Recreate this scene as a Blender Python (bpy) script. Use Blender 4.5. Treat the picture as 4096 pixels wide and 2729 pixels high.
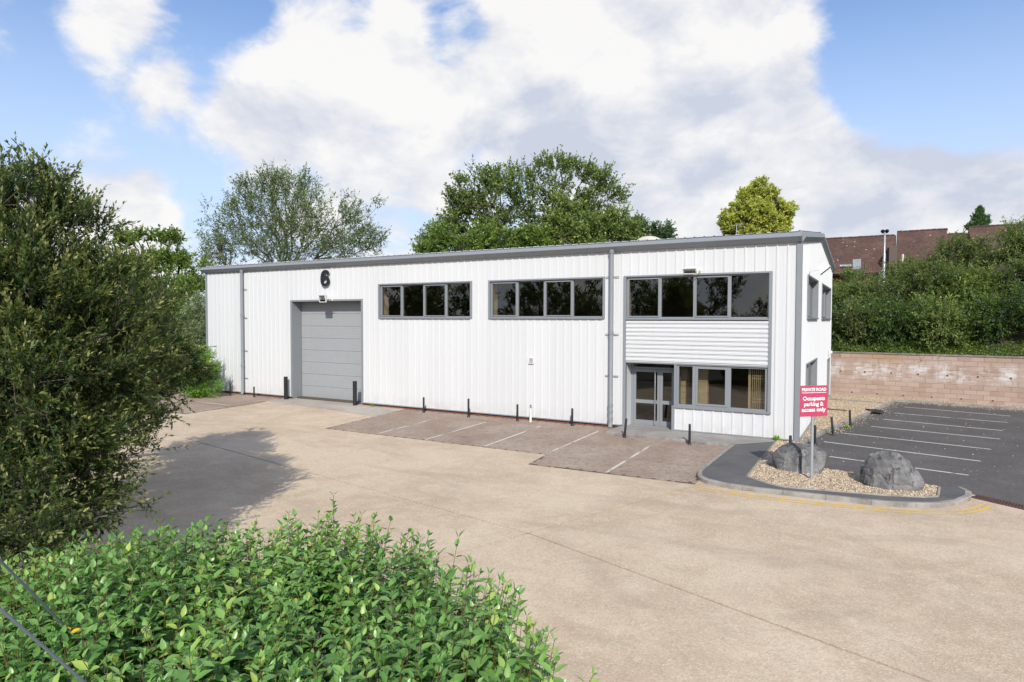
import bpy, bmesh, math, random
import numpy as np
from mathutils import Vector, Matrix

for o in list(bpy.data.objects):
    bpy.data.objects.remove(o)
sc = bpy.context.scene
col = sc.collection
RNG = np.random.default_rng(7)
random.seed(7)

# ------------------------------------------------------------------ camera
cam_d = bpy.data.cameras.new('camera')
cam_d.sensor_width = 36.0
cam_d.lens = 22.733
cam_d.clip_start = 0.1
cam_d.clip_end = 3000
cam_o = bpy.data.objects.new('camera', cam_d)
col.objects.link(cam_o)
YAW, PITCH, ROLL = 0.518915, 0.033509, 0.0023006
cp, sp, cy, sy = math.cos(PITCH), math.sin(PITCH), math.cos(YAW), math.sin(YAW)
F = Vector((-sy * cp, cy * cp, -sp))
R0 = Vector((cy, sy, 0))
U0 = R0.cross(F)
Rv = R0 * math.cos(ROLL) + U0 * math.sin(ROLL)
Uv = U0 * math.cos(ROLL) - R0 * math.sin(ROLL)
CAM = Vector((2.3059, -22.7920, 4.0431))
M = Matrix((Rv, Uv, -F)).transposed().to_4x4()
M.translation = CAM
cam_o.matrix_world = M
sc.camera = cam_o
CAMN = np.array(CAM)

# ------------------------------------------------------------------ light
SUN = Vector((0.58, -1.0, 0.81)).normalized()          # towards the sun
SUN_EL = math.asin(SUN.z)
SUN_AZ = math.atan2(SUN.x, SUN.y)                      # clockwise from +Y
sun_d = bpy.data.lights.new('sun', 'SUN')
sun_d.energy = 3.3
sun_d.angle = math.radians(0.53)
sun_d.color = (1.0, 0.94, 0.84)
sun_o = bpy.data.objects.new('sun', sun_d)
sun_o.rotation_euler = SUN.to_track_quat('Z', 'Y').to_euler()
sun_o.location = (20, -40, 40)
col.objects.link(sun_o)

sc.view_settings.view_transform = 'Standard'
sc.view_settings.look = 'None'
sc.view_settings.exposure = 0.36
sc.view_settings.gamma = 1.0
sc.view_settings.use_curve_mapping = False
sc.cycles.use_denoising = True
sc.cycles.max_bounces = 5
sc.cycles.transparent_max_bounces = 12
sc.cycles.caustics_reflective = False
sc.cycles.caustics_refractive = False


class NT:
    """small node-tree helper"""
    def __init__(s, tree):
        s.t = tree
        s.t.nodes.clear()

    def n(s, typ, **kw):
        nd = s.t.nodes.new(typ)
        for k, v in kw.items():
            if k.startswith('i_'):
                k2 = k[2:]
                k2 = int(k2) if k2.isdigit() else k2.replace('_', ' ')
                s.set(nd.inputs[k2], v)
            else:
                setattr(nd, k, v)
        return nd

    def set(s, sock, v):
        if isinstance(v, bpy.types.NodeSocket):
            s.t.links.new(v, sock)
        elif isinstance(v, bpy.types.Node):
            s.t.links.new(v.outputs[0], sock)
        else:
            if sock.type == 'RGBA' and len(v) == 3:
                v = (*v, 1)
            sock.default_value = v

    def math(s, op, a, b=None, c=None, clamp=False):
        nd = s.t.nodes.new('ShaderNodeMath')
        nd.operation = op
        nd.use_clamp = clamp
        s.set(nd.inputs[0], a)
        if b is not None:
            s.set(nd.inputs[1], b)
        if c is not None:
            s.set(nd.inputs[2], c)
        return nd.outputs[0]

    def vmath(s, op, a, b=None, out=0):
        nd = s.t.nodes.new('ShaderNodeVectorMath')
        nd.operation = op
        s.set(nd.inputs[0], a)
        if b is not None:
            if op == 'SCALE':
                s.set(nd.inputs['Scale'], b)
            else:
                s.set(nd.inputs[1], b)
        return nd.outputs[out]

    def mix(s, f, a, b, mode='MIX'):
        nd = s.t.nodes.new('ShaderNodeMix')
        nd.data_type = 'RGBA'
        nd.blend_type = mode
        s.set(nd.inputs[0], f)
        s.set(nd.inputs[6], a)
        s.set(nd.inputs[7], b)
        return nd.outputs[2]

    def noise(s, vec, scale, detail=4, rough=.55, dist=0, out=0):
        nd = s.t.nodes.new('ShaderNodeTexNoise')
        s.set(nd.inputs['Vector'], vec)
        nd.inputs['Scale'].default_value = scale
        nd.inputs['Detail'].default_value = detail
        nd.inputs['Roughness'].default_value = rough
        nd.inputs['Distortion'].default_value = dist
        return nd.outputs[out]

    def ss(s, x, a, b, lo=0.0, hi=1.0, smooth=True):
        nd = s.t.nodes.new('ShaderNodeMapRange')
        nd.interpolation_type = 'SMOOTHSTEP' if smooth else 'LINEAR'
        s.set(nd.inputs[0], x)
        for i, v in zip((1, 2, 3, 4), (a, b, lo, hi)):
            s.set(nd.inputs[i], v)
        return nd.outputs[0]

    def ramp(s, x, stops, interp='LINEAR'):
        nd = s.t.nodes.new('ShaderNodeValToRGB')
        nd.color_ramp.interpolation = interp
        e = nd.color_ramp.elements
        while len(e) < len(stops):
            e.new(0.5)
        for el, (p, c) in zip(e, stops):
            el.position = p
            el.color = (*c, 1)
        s.set(nd.inputs[0], x)
        return nd.outputs[0]

    def pos(s):
        return s.t.nodes.new('ShaderNodeNewGeometry').outputs['Position']


# ------------------------------------------------------------------ sky
world = bpy.data.worlds.new('World')
sc.world = world
world.use_nodes = True
w = NT(world.node_tree)
sky = w.n('ShaderNodeTexSky', sky_type='NISHITA', sun_disc=False, sun_elevation=SUN_EL, sun_rotation=SUN_AZ,
          air_density=1.0, dust_density=0.3, ozone_density=3.0)
dirv = w.n('ShaderNodeTexCoord').outputs['Generated']
cv = w.vmath('MULTIPLY', dirv, (1.0, 1.0, 1.7))
warp = w.noise(cv, 5.0, 1, .5, out=1)
cv2 = w.vmath('ADD', cv, w.vmath('SCALE', w.vmath('SUBTRACT', warp, (.5, .5, .5)), .10))
n_a = w.noise(cv2, 4.6, 7, .60)
n_b = w.noise(w.vmath('ADD', cv2, (.018, -.02, .075)), 4.6, 5, .58)      # the same field a little nearer the sun: lit tops, shaded bases
cloud_blobs = [((-0.8154, 0.4717, 0.3357), (0.99448, 0.99965), 0.75), ((-0.8181, 0.4427, 0.367), (0.99827, 0.99989), 0.25), ((-0.7186, 0.6231, 0.3088), (0.99403, 0.99963), 0.7), ((-0.625, 0.6852, 0.3739), (0.99403, 0.99963), 0.75), ((-0.5745, 0.7362, 0.3578), (0.99403, 0.99963), 0.45), ((-0.6774, 0.6712, 0.3012), (0.99403, 0.99963), 0.35), ((-0.7949, 0.5387, 0.2793), (0.99681, 0.9998), 0.6), ((-0.5322, 0.7829, 0.3222), (0.99572, 0.99973), 0.4), ((-0.3231, 0.8583, 0.3986), (0.97617, 0.99851), 0.8), ((-0.2295, 0.916, 0.3291), (0.97617, 0.99851), 0.7), ((-0.437, 0.8306, 0.3451), (0.98588, 0.99912), 0.6), ((-0.3197, 0.9053, 0.2796), (0.97969, 0.99873), 0.5), ((-0.1054, 0.9663, 0.2349), (0.99205, 0.9995), 0.55), ((-0.0469, 0.9827, 0.179), (0.98979, 0.99936), 0.55), ((0.0563, 0.9831, 0.1743), (0.98979, 0.99936), 0.7), ((0.1249, 0.9715, 0.2014), (0.99403, 0.99963), 0.65), ((-0.5366, 0.8121, 0.2292), (0.99403, 0.99963), 0.35), ((-0.7183, 0.6604, 0.2189), (0.99205, 0.9995), 0.45), ((-0.2972, 0.9395, 0.1704), (0.96832, 0.99801), 0.5), ((-0.0675, 0.9908, 0.1171), (0.96832, 0.99801), 0.5), ((-0.8525, 0.4849, 0.1953), (0.99491, 0.99968), 0.5), ((-0.8414, 0.5236, 0.1337), (0.99943, 0.99996), 0.5), ((-0.7007, 0.5877, 0.4045), (0.99572, 0.99973), 0.25), ((-0.6096, 0.7802, 0.14), (0.98588, 0.99912), 0.25), ((-0.7648, 0.5953, 0.2463), (0.99572, 0.99973), 0.35), ((-0.8784, 0.4499, 0.161), (0.99491, 0.99968), 0.35), ((-0.8756, 0.3972, 0.2751), (0.98725, 0.9992), -0.6), ((-0.7518, 0.5537, 0.3579), (0.99491, 0.99968), -0.65), ((-0.5212, 0.7559, 0.3962), (0.99801, 0.99988), -0.45), ((0.0647, 0.9491, 0.3082), (0.98134, 0.99883), -1.1), ((0.1242, 0.9306, 0.3442), (0.97238, 0.99827), -0.8), ((0.0887, 0.9626, 0.2562), (0.99774, 0.99986), -0.6), ((0.0019, 0.9629, 0.2699), (0.99714, 0.99982), -0.45), ((-0.7887, 0.5982, 0.1416), (0.99572, 0.99973), -0.25), ((-0.7959, 0.5577, 0.2357), (0.99774, 0.99986), -0.2)]
acc = None
for (d, cr, wt) in cloud_blobs:
    dt = w.vmath('DOT_PRODUCT', dirv, d, out=1)
    v = w.ss(dt, cr[0], cr[1], 0.0, wt)
    acc = v if acc is None else w.math('ADD', acc, v)
dens = w.math('MULTIPLY_ADD', w.math('SUBTRACT', n_a, .5), 2.3, w.math('MULTIPLY', w.math('MINIMUM', acc, 1.25), .62))
low = w.ss(w.n('ShaderNodeSeparateXYZ', i_0=dirv).outputs[2], .26, .02, 0.0, .20)     # thicker cloud towards the horizon all round
dens = w.math('ADD', w.math('ADD', dens, low), .13)      # broken cloud all over the sky
mask = w.ss(dens, -.01, .50)
lit = w.math('SUBTRACT', n_b, n_a)
grey_blobs = [((-0.3308, 0.8994, 0.2859), (0.98134, 0.99883), 0.8), ((-0.4623, 0.8382, 0.2892), (0.99205, 0.9995), 0.4), ((0.0572, 0.9882, 0.1421), (0.98588, 0.99912), 0.6), ((-0.1225, 0.982, 0.1438), (0.98588, 0.99912), 0.4), ((-0.8537, 0.4908, 0.1741), (0.99714, 0.99982), 0.4), ((-0.6211, 0.7347, 0.273), (0.99403, 0.99963), 0.3), ((-0.3059, 0.8628, 0.4025), (0.98588, 0.99912), -0.5), ((-0.6192, 0.6875, 0.3795), (0.99205, 0.9995), -0.5)]
ga = None
for (d, cr, wt) in grey_blobs:
    dt = w.vmath('DOT_PRODUCT', dirv, d, out=1)
    v = w.ss(dt, cr[0], cr[1], 0.0, wt)
    ga = v if ga is None else w.math('ADD', ga, v)
shade = w.math('ADD', w.math('MULTIPLY', ga, .62), w.math('MULTIPLY_ADD', lit, 3.6, .20), clamp=True)
ccol = w.mix(shade, (1.0, .985, .97), (.63, .675, .79))
skyc = w.mix(1.0, w.n('ShaderNodeHueSaturation', i_Saturation=1.0, i_Color=sky).outputs[0], (.93, 1.0, 1.10), 'MULTIPLY')
veil = w.ss(w.n('ShaderNodeSeparateXYZ', i_0=dirv).outputs[2], .50, .05, 0.0, .85)
skyc = w.mix(veil, skyc, (4.0, 4.7, 6.0))
bg1 = w.n('ShaderNodeBackground', i_Color=skyc, i_Strength=.13)
bg2 = w.n('ShaderNodeBackground', i_Color=ccol, i_Strength=.76)
mx = w.n('ShaderNodeMixShader', i_0=w.math('MULTIPLY', mask, .97), i_1=bg1, i_2=bg2)
w.n('ShaderNodeOutputWorld', i_Surface=mx)
world.cycles.sampling_method = 'MANUAL'
world.cycles.sample_map_resolution = 512


# ------------------------------------------------------------------ object helpers
def tag(o, label=None, cat=None, group=None, kind=None):
    if label: o['label'] = label
    if cat: o['category'] = cat
    if group: o['group'] = group
    if kind: o['kind'] = kind
    return o


def link(o, parent=None):
    col.objects.link(o)
    if parent is not None:
        o.parent = parent
    return o


def empty(name, loc=(0, 0, 0), rz=0.0):
    o = bpy.data.objects.new(name, None)
    o.empty_display_size = .2
    o.location = loc
    o.rotation_euler = (0, 0, rz)
    return link(o)


class MB:
    """mesh collector"""
    def __init__(s):
        s.v = []
        s.f = []

    def add(s, vs, fs):
        b = len(s.v)
        s.v += [tuple(p) for p in vs]
        s.f += [tuple(i + b for i in f) for f in fs]
        return s

    def box(s, x0, x1, y0, y1, z0, z1):
        return s.add([(x0, y0, z0), (x1, y0, z0), (x1, y1, z0), (x0, y1, z0), (x0, y0, z1), (x1, y0, z1), (x1, y1, z1), (x0, y1, z1)],
                     [(0, 3, 2, 1), (4, 5, 6, 7), (0, 1, 5, 4), (1, 2, 6, 5), (2, 3, 7, 6), (3, 0, 4, 7)])

    def bbox(s, x0, x1, y0, y1, z0, z1, b=.004):
        """box with chamfered top edge"""
        return s.add([(x0, y0, z0), (x1, y0, z0), (x1, y1, z0), (x0, y1, z0), (x0, y0, z1 - b), (x1, y0, z1 - b), (x1, y1, z1 - b), (x0, y1, z1 - b),
                      (x0 + b, y0 + b, z1), (x1 - b, y0 + b, z1), (x1 - b, y1 - b, z1), (x0 + b, y1 - b, z1)],
                     [(0, 3, 2, 1), (0, 1, 5, 4), (1, 2, 6, 5), (2, 3, 7, 6), (3, 0, 4, 7), (4, 5, 9, 8), (5, 6, 10, 9), (6, 7, 11, 10), (7, 4, 8, 11), (8, 9, 10, 11)])

    def tube(s, pts, rads, n=8, cap=True):
        pts = [Vector(p) for p in pts]
        if not hasattr(rads, '__len__'):
            rads = [rads] * len(pts)
        rings = []
        up = None
        for i, p in enumerate(pts):
            d = (pts[min(i + 1, len(pts) - 1)] - pts[max(i - 1, 0)]).normalized()
            if up is None:
                up = Vector((0, 0, 1)) if abs(d.z) < .9 else Vector((1, 0, 0))
            a = d.cross(up).normalized()
            b = a.cross(d).normalized()
            up = b
            rings.append([p + (a * math.cos(2 * math.pi * k / n) + b * math.sin(2 * math.pi * k / n)) * rads[i] for k in range(n)])
        vs = [q for r in rings for q in r]
        fs = []
        for i in range(len(pts) - 1):
            for k in range(n):
                fs.append((i * n + k, i * n + (k + 1) % n, (i + 1) * n + (k + 1) % n, (i + 1) * n + k))
        if cap:
            fs.append(tuple(range(n - 1, -1, -1)))
            fs.append(tuple((len(pts) - 1) * n + k for k in range(n)))
        return s.add(vs, fs)

    def prism(s, poly, z0, z1):
        n = len(poly)
        vs = [(x, y, z0) for x, y in poly] + [(x, y, z1) for x, y in poly]
        a = sum(poly[i][0] * poly[(i + 1) % n][1] - poly[(i + 1) % n][0] * poly[i][1] for i in range(n))
        idx = list(range(n))
        if a < 0:
            idx.reverse()
        fs = [tuple(n + i for i in idx), tuple(reversed(idx))]
        for i in range(n):
            p, q = idx[i], idx[(i + 1) % n]
            fs.append((p, q, n + q, n + p))
        return s.add(vs, fs)

    def extrude_x(s, prof, x0, x1):
        """profile of (y,z) swept along x"""
        n = len(prof)
        vs = [(x0, y, z) for y, z in prof] + [(x1, y, z) for y, z in prof]
        fs = [(i, (i + 1) % n, n + (i + 1) % n, n + i) for i in range(n)]
        fs += [tuple(reversed(range(n))), tuple(range(n, 2 * n))]
        return s.add(vs, fs)

    def xf(s, mat):
        s.v = [tuple(mat @ Vector(p)) for p in s.v]
        return s

    def build(s, name, mat, parent=None, smooth=False, fix=True):
        me = bpy.data.meshes.new(name)
        me.from_pydata(s.v, [], s.f)
        if fix:
            bm = bmesh.new(); bm.from_mesh(me)
            bmesh.ops.recalc_face_normals(bm, faces=bm.faces)
            bm.to_mesh(me); bm.free()
        if smooth:
            me.shade_smooth() if smooth is True else me.set_sharp_from_angle(angle=smooth)
            if smooth is not True:
                me.polygons.foreach_set('use_smooth', [True] * len(me.polygons))
                me.set_sharp_from_angle(angle=smooth)
        me.materials.append(mat)
        o = bpy.data.objects.new(name, me)
        return link(o, parent)


def inst(name, me, loc=(0, 0, 0), parent=None, rot=None, scale=None):
    o = bpy.data.objects.new(name, me)
    o.location = loc
    if rot is not None: o.rotation_euler = rot
    if scale is not None: o.scale = scale
    return link(o, parent)


def np_mesh(name, verts, quads, mat, parent=None, tint=None, smooth=False):
    """big mesh from numpy arrays; quads (n,4) or tris (n,3); tint per vertex"""
    k = quads.shape[1]
    me = bpy.data.meshes.new(name)
    me.vertices.add(len(verts))
    me.vertices.foreach_set('co', np.ascontiguousarray(verts, dtype=np.float32).ravel())
    me.loops.add(quads.size)
    me.loops.foreach_set('vertex_index', np.ascontiguousarray(quads, dtype=np.int32).ravel())
    me.polygons.add(len(quads))
    me.polygons.foreach_set('loop_start', np.arange(0, quads.size, k, dtype=np.int32))
    if smooth:
        me.polygons.foreach_set('use_smooth', np.ones(len(quads), dtype=bool))
    if tint is not None:
        at = me.attributes.new('tint', 'FLOAT', 'POINT')
        at.data.foreach_set('value', np.ascontiguousarray(tint, dtype=np.float32))
    me.update()
    me.validate()
    me.materials.append(mat)
    o = bpy.data.objects.new(name, me)
    return link(o, parent)


def text_mesh(txt, size, extrude, offset=0.0, align='CENTER', spacing=1.0):
    cu = bpy.data.curves.new('lettering', 'FONT')
    cu.body = txt
    cu.size = size
    cu.extrude = extrude
    cu.offset = offset
    cu.align_x = align
    cu.space_character = spacing
    cu.resolution_u = 4
    o = bpy.data.objects.new('lettering', cu)
    col.objects.link(o)
    dg = bpy.context.evaluated_depsgraph_get()
    me = bpy.data.meshes.new_from_object(o.evaluated_get(dg))
    bpy.data.objects.remove(o)
    bpy.data.curves.remove(cu)
    me.materials.clear()
    return me


# ------------------------------------------------------------------ materials
MAT = {}


def material(name):
    m = bpy.data.materials.new(name)
    m.use_nodes = True
    t = NT(m.node_tree)
    MAT[name] = m
    return m, t


def finish(t, colr, rough=.6, bump=None, bstr=.3, bdist=.01, metal=0.0, spec=.5, coat=0.0):
    p = t.n('ShaderNodeBsdfPrincipled')
    t.set(p.inputs['Base Color'], colr)
    t.set(p.inputs['Roughness'], rough)
    t.set(p.inputs['Metallic'], metal)
    t.set(p.inputs['Specular IOR Level'], spec)
    t.set(p.inputs['Coat Weight'], coat)
    if bump is not None:
        b = t.n('ShaderNodeBump')
        b.inputs['Strength'].default_value = bstr
        b.inputs['Distance'].default_value = bdist
        t.set(b.inputs['Height'], bump)
        t.set(p.inputs['Normal'], b.outputs[0])
    t.n('ShaderNodeOutputMaterial', i_Surface=p)
    return p


def painted(name, c, rough=.45, var=.06, scale=3.0, streak=True, metal=0.0, spec=.5):
    """coated metal or plastic: faint blotches and vertical run-off dirt"""
    m, t = material(name)
    p = t.pos()
    n1 = t.noise(p, scale, 5, .6)
    v = t.vmath('MULTIPLY', p, (9, 9, .5)) if streak else p
    n2 = t.noise(v, 1.2, 4, .6)
    f = t.math('ADD', t.math('MULTIPLY', t.math('SUBTRACT', n1, .5), var * 2), t.math('MULTIPLY', t.math('SUBTRACT', n2, .5), var * 1.5))
    c2 = t.mix(t.ss(f, -.12, .12), tuple(x * (1 - var * 2.2) for x in c), tuple(min(1, x * (1 + var)) for x in c))
    finish(t, c2, t.ss(n1, .3, .7, rough - .06, rough + .08), bump=n1, bstr=.03, metal=metal, spec=spec)
    return m


m, t = material('white_cladding')
p = t.pos()
oi = t.n('ShaderNodeObjectInfo').outputs['Random']
sz = t.n('ShaderNodeSeparateXYZ', i_0=p).outputs[2]
base = t.mix(oi, (.635, .645, .655), (.665, .675, .685))
run = t.noise(t.vmath('MULTIPLY', p, (5, 5, .22)), 1.3, 5, .65)
base = t.mix(t.math('MULTIPLY', t.ss(run, .52, .72), .16), base, (.50, .50, .485))
spl = t.math('MULTIPLY', t.ss(sz, .75, .12), t.ss(t.noise(t.vmath('MULTIPLY', p, (2.5, 2.5, 1.2)), 1.6, 6, .7), .36, .66))
base = t.mix(t.math('MULTIPLY', spl, .34), base, (.44, .40, .345))
finish(t, base, .5, bump=t.noise(p, 1.1, 3, .5), bstr=.05, bdist=.03, spec=.18)
painted('grey_trim', (.25, .268, .288), .42, .05)
painted('grey_frame', (.255, .275, .295), .4, .04)
painted('grey_door', (.345, .36, .375), .45, .05)
painted('white_plastic', (.78, .78, .76), .4, .05)
painted('roof_sheet', (.62, .63, .63), .5, .08)
painted('black_paint', (.018, .019, .021), .4, .15, 12)
painted('sign_grey', (.42, .44, .46), .45, .08, metal=.3)
painted('sign_red', (.53, .062, .135), .4, .06)
painted('sign_white', (.82, .82, .82), .4, .02)
painted('galvanised', (.45, .47, .49), .4, .12, 6, metal=.6)
painted('cream_paint', (.62, .55, .41), .6, .05)
painted('cream_steel', (.66, .58, .44), .5, .04)
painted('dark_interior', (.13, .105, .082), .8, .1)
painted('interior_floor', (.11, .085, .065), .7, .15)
painted('cowl', (.60, .57, .48), .6, .1)
painted('rust', (.16, .07, .04), .8, .2, 8)
painted('rubber', (.03, .032, .036), .7, .2, 10, streak=False)
painted('cable', (.22, .24, .28), .5, .05, streak=False)
painted('lamp_reflector', (.75, .76, .78), .25, .02, metal=.7)

m, t = material('glass')
bf = t.n('ShaderNodeNewGeometry').outputs['Backfacing']      # inner side of the sheet: inverse index, so no false total reflection
fr = t.n('ShaderNodeFresnel', i_IOR=t.ss(bf, 0.0, 1.0, 1.7, 1 / 1.7, smooth=False))
tr = t.n('ShaderNodeBsdfTransparent', i_Color=(.80, .78, .72))
gl = t.n('ShaderNodeBsdfGlossy', i_Roughness=.01, i_Color=(.9, .9, .9))
gl.inputs['Normal'].default_value = (0, 0, 0)
bn = t.n('ShaderNodeBump', i_Strength=.015, i_Distance=.02, i_Height=t.noise(t.pos(), 1.1, 2, .5))
t.set(gl.inputs['Normal'], bn)
t.n('ShaderNodeOutputMaterial', i_Surface=t.n('ShaderNodeMixShader', i_0=fr, i_1=tr, i_2=gl))

m, t = material('lamp_glass')
bf = t.n('ShaderNodeNewGeometry').outputs['Backfacing']
t.n('ShaderNodeOutputMaterial', i_Surface=t.n('ShaderNodeMixShader', i_0=t.n('ShaderNodeFresnel', i_IOR=t.ss(bf, 0.0, 1.0, 1.5, 1 / 1.5, smooth=False)), i_1=t.n('ShaderNodeBsdfTransparent', i_Color=(.88, .90, .90)), i_2=t.n('ShaderNodeBsdfGlossy', i_Roughness=.05)))

# exposed-aggregate concrete
m, t = material('concrete')
p = t.pos()
oi = t.n('ShaderNodeObjectInfo').outputs['Random']
big = t.noise(p, .28, 5, .6, .4)
mid = t.noise(p, 1.7, 5, .65, .3)
vo = t.n('ShaderNodeTexVoronoi', i_Vector=p, i_Scale=42.0)
vo2 = t.n('ShaderNodeTexVoronoi', i_Vector=p, i_Scale=17.0)
base = t.mix(t.ss(big, .36, .64), (0.478, 0.368, 0.259), (0.621, 0.501, 0.368))
base = t.mix(t.math('MULTIPLY', t.ss(mid, .42, .68), .55), base, (0.689, 0.556, 0.406))
base = t.mix(t.math('MULTIPLY', t.ss(t.noise(p, .55, 6, .7, .8), .51, .68), .55), base, (0.447, 0.326, 0.217))
base = t.mix(.16, base, t.mix(oi, (0.521, 0.411, 0.300), (0.721, 0.581, 0.445)))
sp = t.n('ShaderNodeSeparateColor', i_0=vo.outputs['Color']).outputs[0]
base = t.mix(t.math('MULTIPLY', t.ss(sp, .0, .45, 1.0, .0), .30), base, (0.373, 0.260, 0.167))
base = t.mix(t.math('MULTIPLY', t.ss(sp, .72, 1.0), .36), base, (0.740, 0.726, 0.556))
sp2 = t.n('ShaderNodeSeparateColor', i_0=vo2.outputs['Color']).outputs[0]
base = t.mix(t.math('MULTIPLY', t.ss(sp2, .80, 1.0), .16), base, (0.335, 0.253, 0.178))
tyre = t.noise(t.vmath('MULTIPLY', t.vmath('ADD', p, t.vmath('SCALE', t.noise(p, .12, 2, .5, out=1), 6.0)), (.22, 1.5, 1)), .8, 4, .6)
base = t.mix(t.math('MULTIPLY', t.ss(tyre, .52, .70), .34), base, (0.373, 0.296, 0.223))
finish(t, base, .85, bump=t.math('ADD', vo.outputs['Distance'], t.math('MULTIPLY', mid, .4)), bstr=.32, bdist=.010, spec=.3)

m, t = material('apron_concrete')
p = t.pos()
n1 = t.noise(p, .6, 6, .65, .5)
vo = t.n('ShaderNodeTexVoronoi', i_Vector=p, i_Scale=55.0)
base = t.ramp(n1, [(.3, (.33, .29, .25)), (.5, (.42, .375, .325)), (.7, (.50, .45, .39))])
base = t.mix(.18, base, vo.outputs['Color'], 'SOFT_LIGHT')
finish(t, base, .85, bump=vo.outputs['Distance'], bstr=.3, bdist=.008, spec=.3)

m, t = material('joint_dirt')
finish(t, t.mix(t.noise(t.pos(), 3, 4), (.035, .03, .024), (.075, .062, .048)), .95)

# tarmac
m, t = material('tarmac')
p = t.pos()
n1 = t.noise(p, .45, 6, .65, .4)
n2 = t.noise(p, 2.6, 6, .7)
vo = t.n('ShaderNodeTexVoronoi', i_Vector=p, i_Scale=48.0)
base = t.ramp(n1, [(.3, (0.085, 0.080, 0.077)), (.55, (0.112, 0.104, 0.100)), (.72, (0.145, 0.135, 0.126))])
base = t.mix(t.math('MULTIPLY', t.ss(n2, .5, .75), .35), base, (0.171, 0.157, 0.144))
spk = t.n('ShaderNodeSeparateColor', i_0=vo.outputs['Color']).outputs[0]
base = t.mix(t.math('MULTIPLY', t.ss(spk, .75, 1.0), .45), base, (0.247, 0.228, 0.206))
base = t.mix(t.math('MULTIPLY', t.ss(spk, .3, .0), .35), base, (0.037, 0.036, 0.036))
finish(t, base, .88, bump=vo.outputs['Distance'], bstr=.45, bdist=.01, spec=.3)

m, t = material('path_tarmac')
p = t.pos()
n1 = t.noise(p, .9, 6, .65, .4)
vo = t.n('ShaderNodeTexVoronoi', i_Vector=p, i_Scale=60.0)
base = t.ramp(n1, [(.3, (0.092, 0.092, 0.095)), (.6, (0.134, 0.130, 0.129)), (.75, (0.174, 0.166, 0.156))])
spk = t.n('ShaderNodeSeparateColor', i_0=vo.outputs['Color']).outputs[0]
base = t.mix(t.math('MULTIPLY', t.ss(spk, .8, 1.0), .35), base, (0.275, 0.260, 0.234))
finish(t, base, .88, bump=vo.outputs['Distance'], bstr=.4, bdist=.008, spec=.3)

m, t = material('path_concrete')
p = t.pos()
n1 = t.noise(p, 1.1, 6, .65, .4)
base = t.ramp(n1, [(.3, (.25, .235, .22)), (.55, (.325, .305, .285)), (.75, (.40, .375, .35))])
finish(t, base, .85, bump=t.noise(p, 40, 3), bstr=.2, bdist=.006, spec=.3)

m, t = material('kerb')
p = t.pos()
n1 = t.noise(p, 2.2, 6, .7, .3)
base = t.ramp(n1, [(.3, (.17, .155, .135)), (.5, (.30, .28, .25)), (.75, (.42, .395, .355))])
finish(t, base, .88, bump=t.noise(p, 30, 4), bstr=.35, bdist=.008, spec=.3)

m, t = material('paver')
p = t.pos()
n1 = t.noise(p, .5, 5, .6, .3)
n2 = t.n('ShaderNodeTexVoronoi', i_Vector=p, i_Scale=11.0)
base = t.ramp(n1, [(.3, (.275, .205, .160)), (.5, (.345, .268, .212)), (.72, (.405, .335, .275))])
c3 = t.n('ShaderNodeSeparateColor', i_0=n2.outputs['Color']).outputs[1]
base = t.mix(t.math('MULTIPLY', t.ss(c3, .4, 1.0), .45), base, (.20, .140, .112))
base = t.mix(t.math('MULTIPLY', t.ss(t.noise(p, 1.3, 6, .7), .52, .75), .30), base, (.43, .375, .32))
finish(t, base, .88, bump=t.noise(p, 60, 3), bstr=.3, bdist=.006, spec=.3)

m, t = material('paver_joint')
finish(t, t.mix(t.noise(t.pos(), 4, 4), (.06, .05, .04), (.13, .10, .08)), .95)

m, t = material('brick_red')
p = t.pos()
n1 = t.noise(p, 5, 5, .6)
finish(t, t.ramp(n1, [(.3, (.15, .05, .032)), (.6, (.25, .085, .05)), (.8, (.31, .15, .10))]), .9, bump=t.noise(p, 50, 3), bstr=.3, bdist=.006)


def line_paint(name, c, under, keep):
    m, t = material(name)
    p = t.pos()
    n = t.noise(p, 9, 6, .75)
    n2 = t.noise(p, 1.3, 3, .5)
    f = t.ss(t.math('ADD', n, t.math('MULTIPLY', t.math('SUBTRACT', n2, .5), .9)), keep - .08, keep + .08)
    finish(t, t.mix(f, c, under), .8, spec=.3)


line_paint('white_line', (.66, .65, .62), (.17, .16, .155), .64)
line_paint('white_line_worn', (.62, .58, .53), (.31, .245, .20), .57)
line_paint('yellow_line', (.70, .47, .10), (.52, .40, .26), .56)

# retaining wall blocks: pinkish, blocks differ, white salt bloom in the middle courses
m, t = material('wall_block')
p = t.pos()
oi = t.n('ShaderNodeObjectInfo').outputs['Random']
sz = t.n('ShaderNodeSeparateXYZ', i_0=p)
n1 = t.noise(p, 1.4, 6, .6, .3)
base = t.mix(oi, (.375, .265, .212), (.465, .36, .30))
base = t.mix(t.math('MULTIPLY', t.ss(n1, .42, .68), .5), base, (.44, .335, .28))
band = t.math('MULTIPLY', t.ss(sz.outputs[2], .75, 1.25), t.ss(sz.outputs[2], 2.1, 1.65))
st = t.noise(t.vmath('MULTIPLY', p, (1.0, 1.0, .45)), 1.5, 5, .65, .5)
st2 = t.noise(t.vmath('MULTIPLY', p, (1.2, 1.2, 6)), 1.6, 5, .6, .2)
bl = t.math('MULTIPLY', band, t.ss(t.math('ADD', t.math('MULTIPLY', st, .6), t.math('MULTIPLY', st2, .4)), .44, .62))
base = t.mix(t.math('MULTIPLY', bl, .85), base, (.66, .63, .62))
och = t.math('MULTIPLY', t.ss(sz.outputs[2], 1.5, 2.2), t.ss(t.noise(p, .35, 3, .5), .48, .62))
base = t.mix(t.math('MULTIPLY', och, .55), base, (.37, .24, .12))
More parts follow.
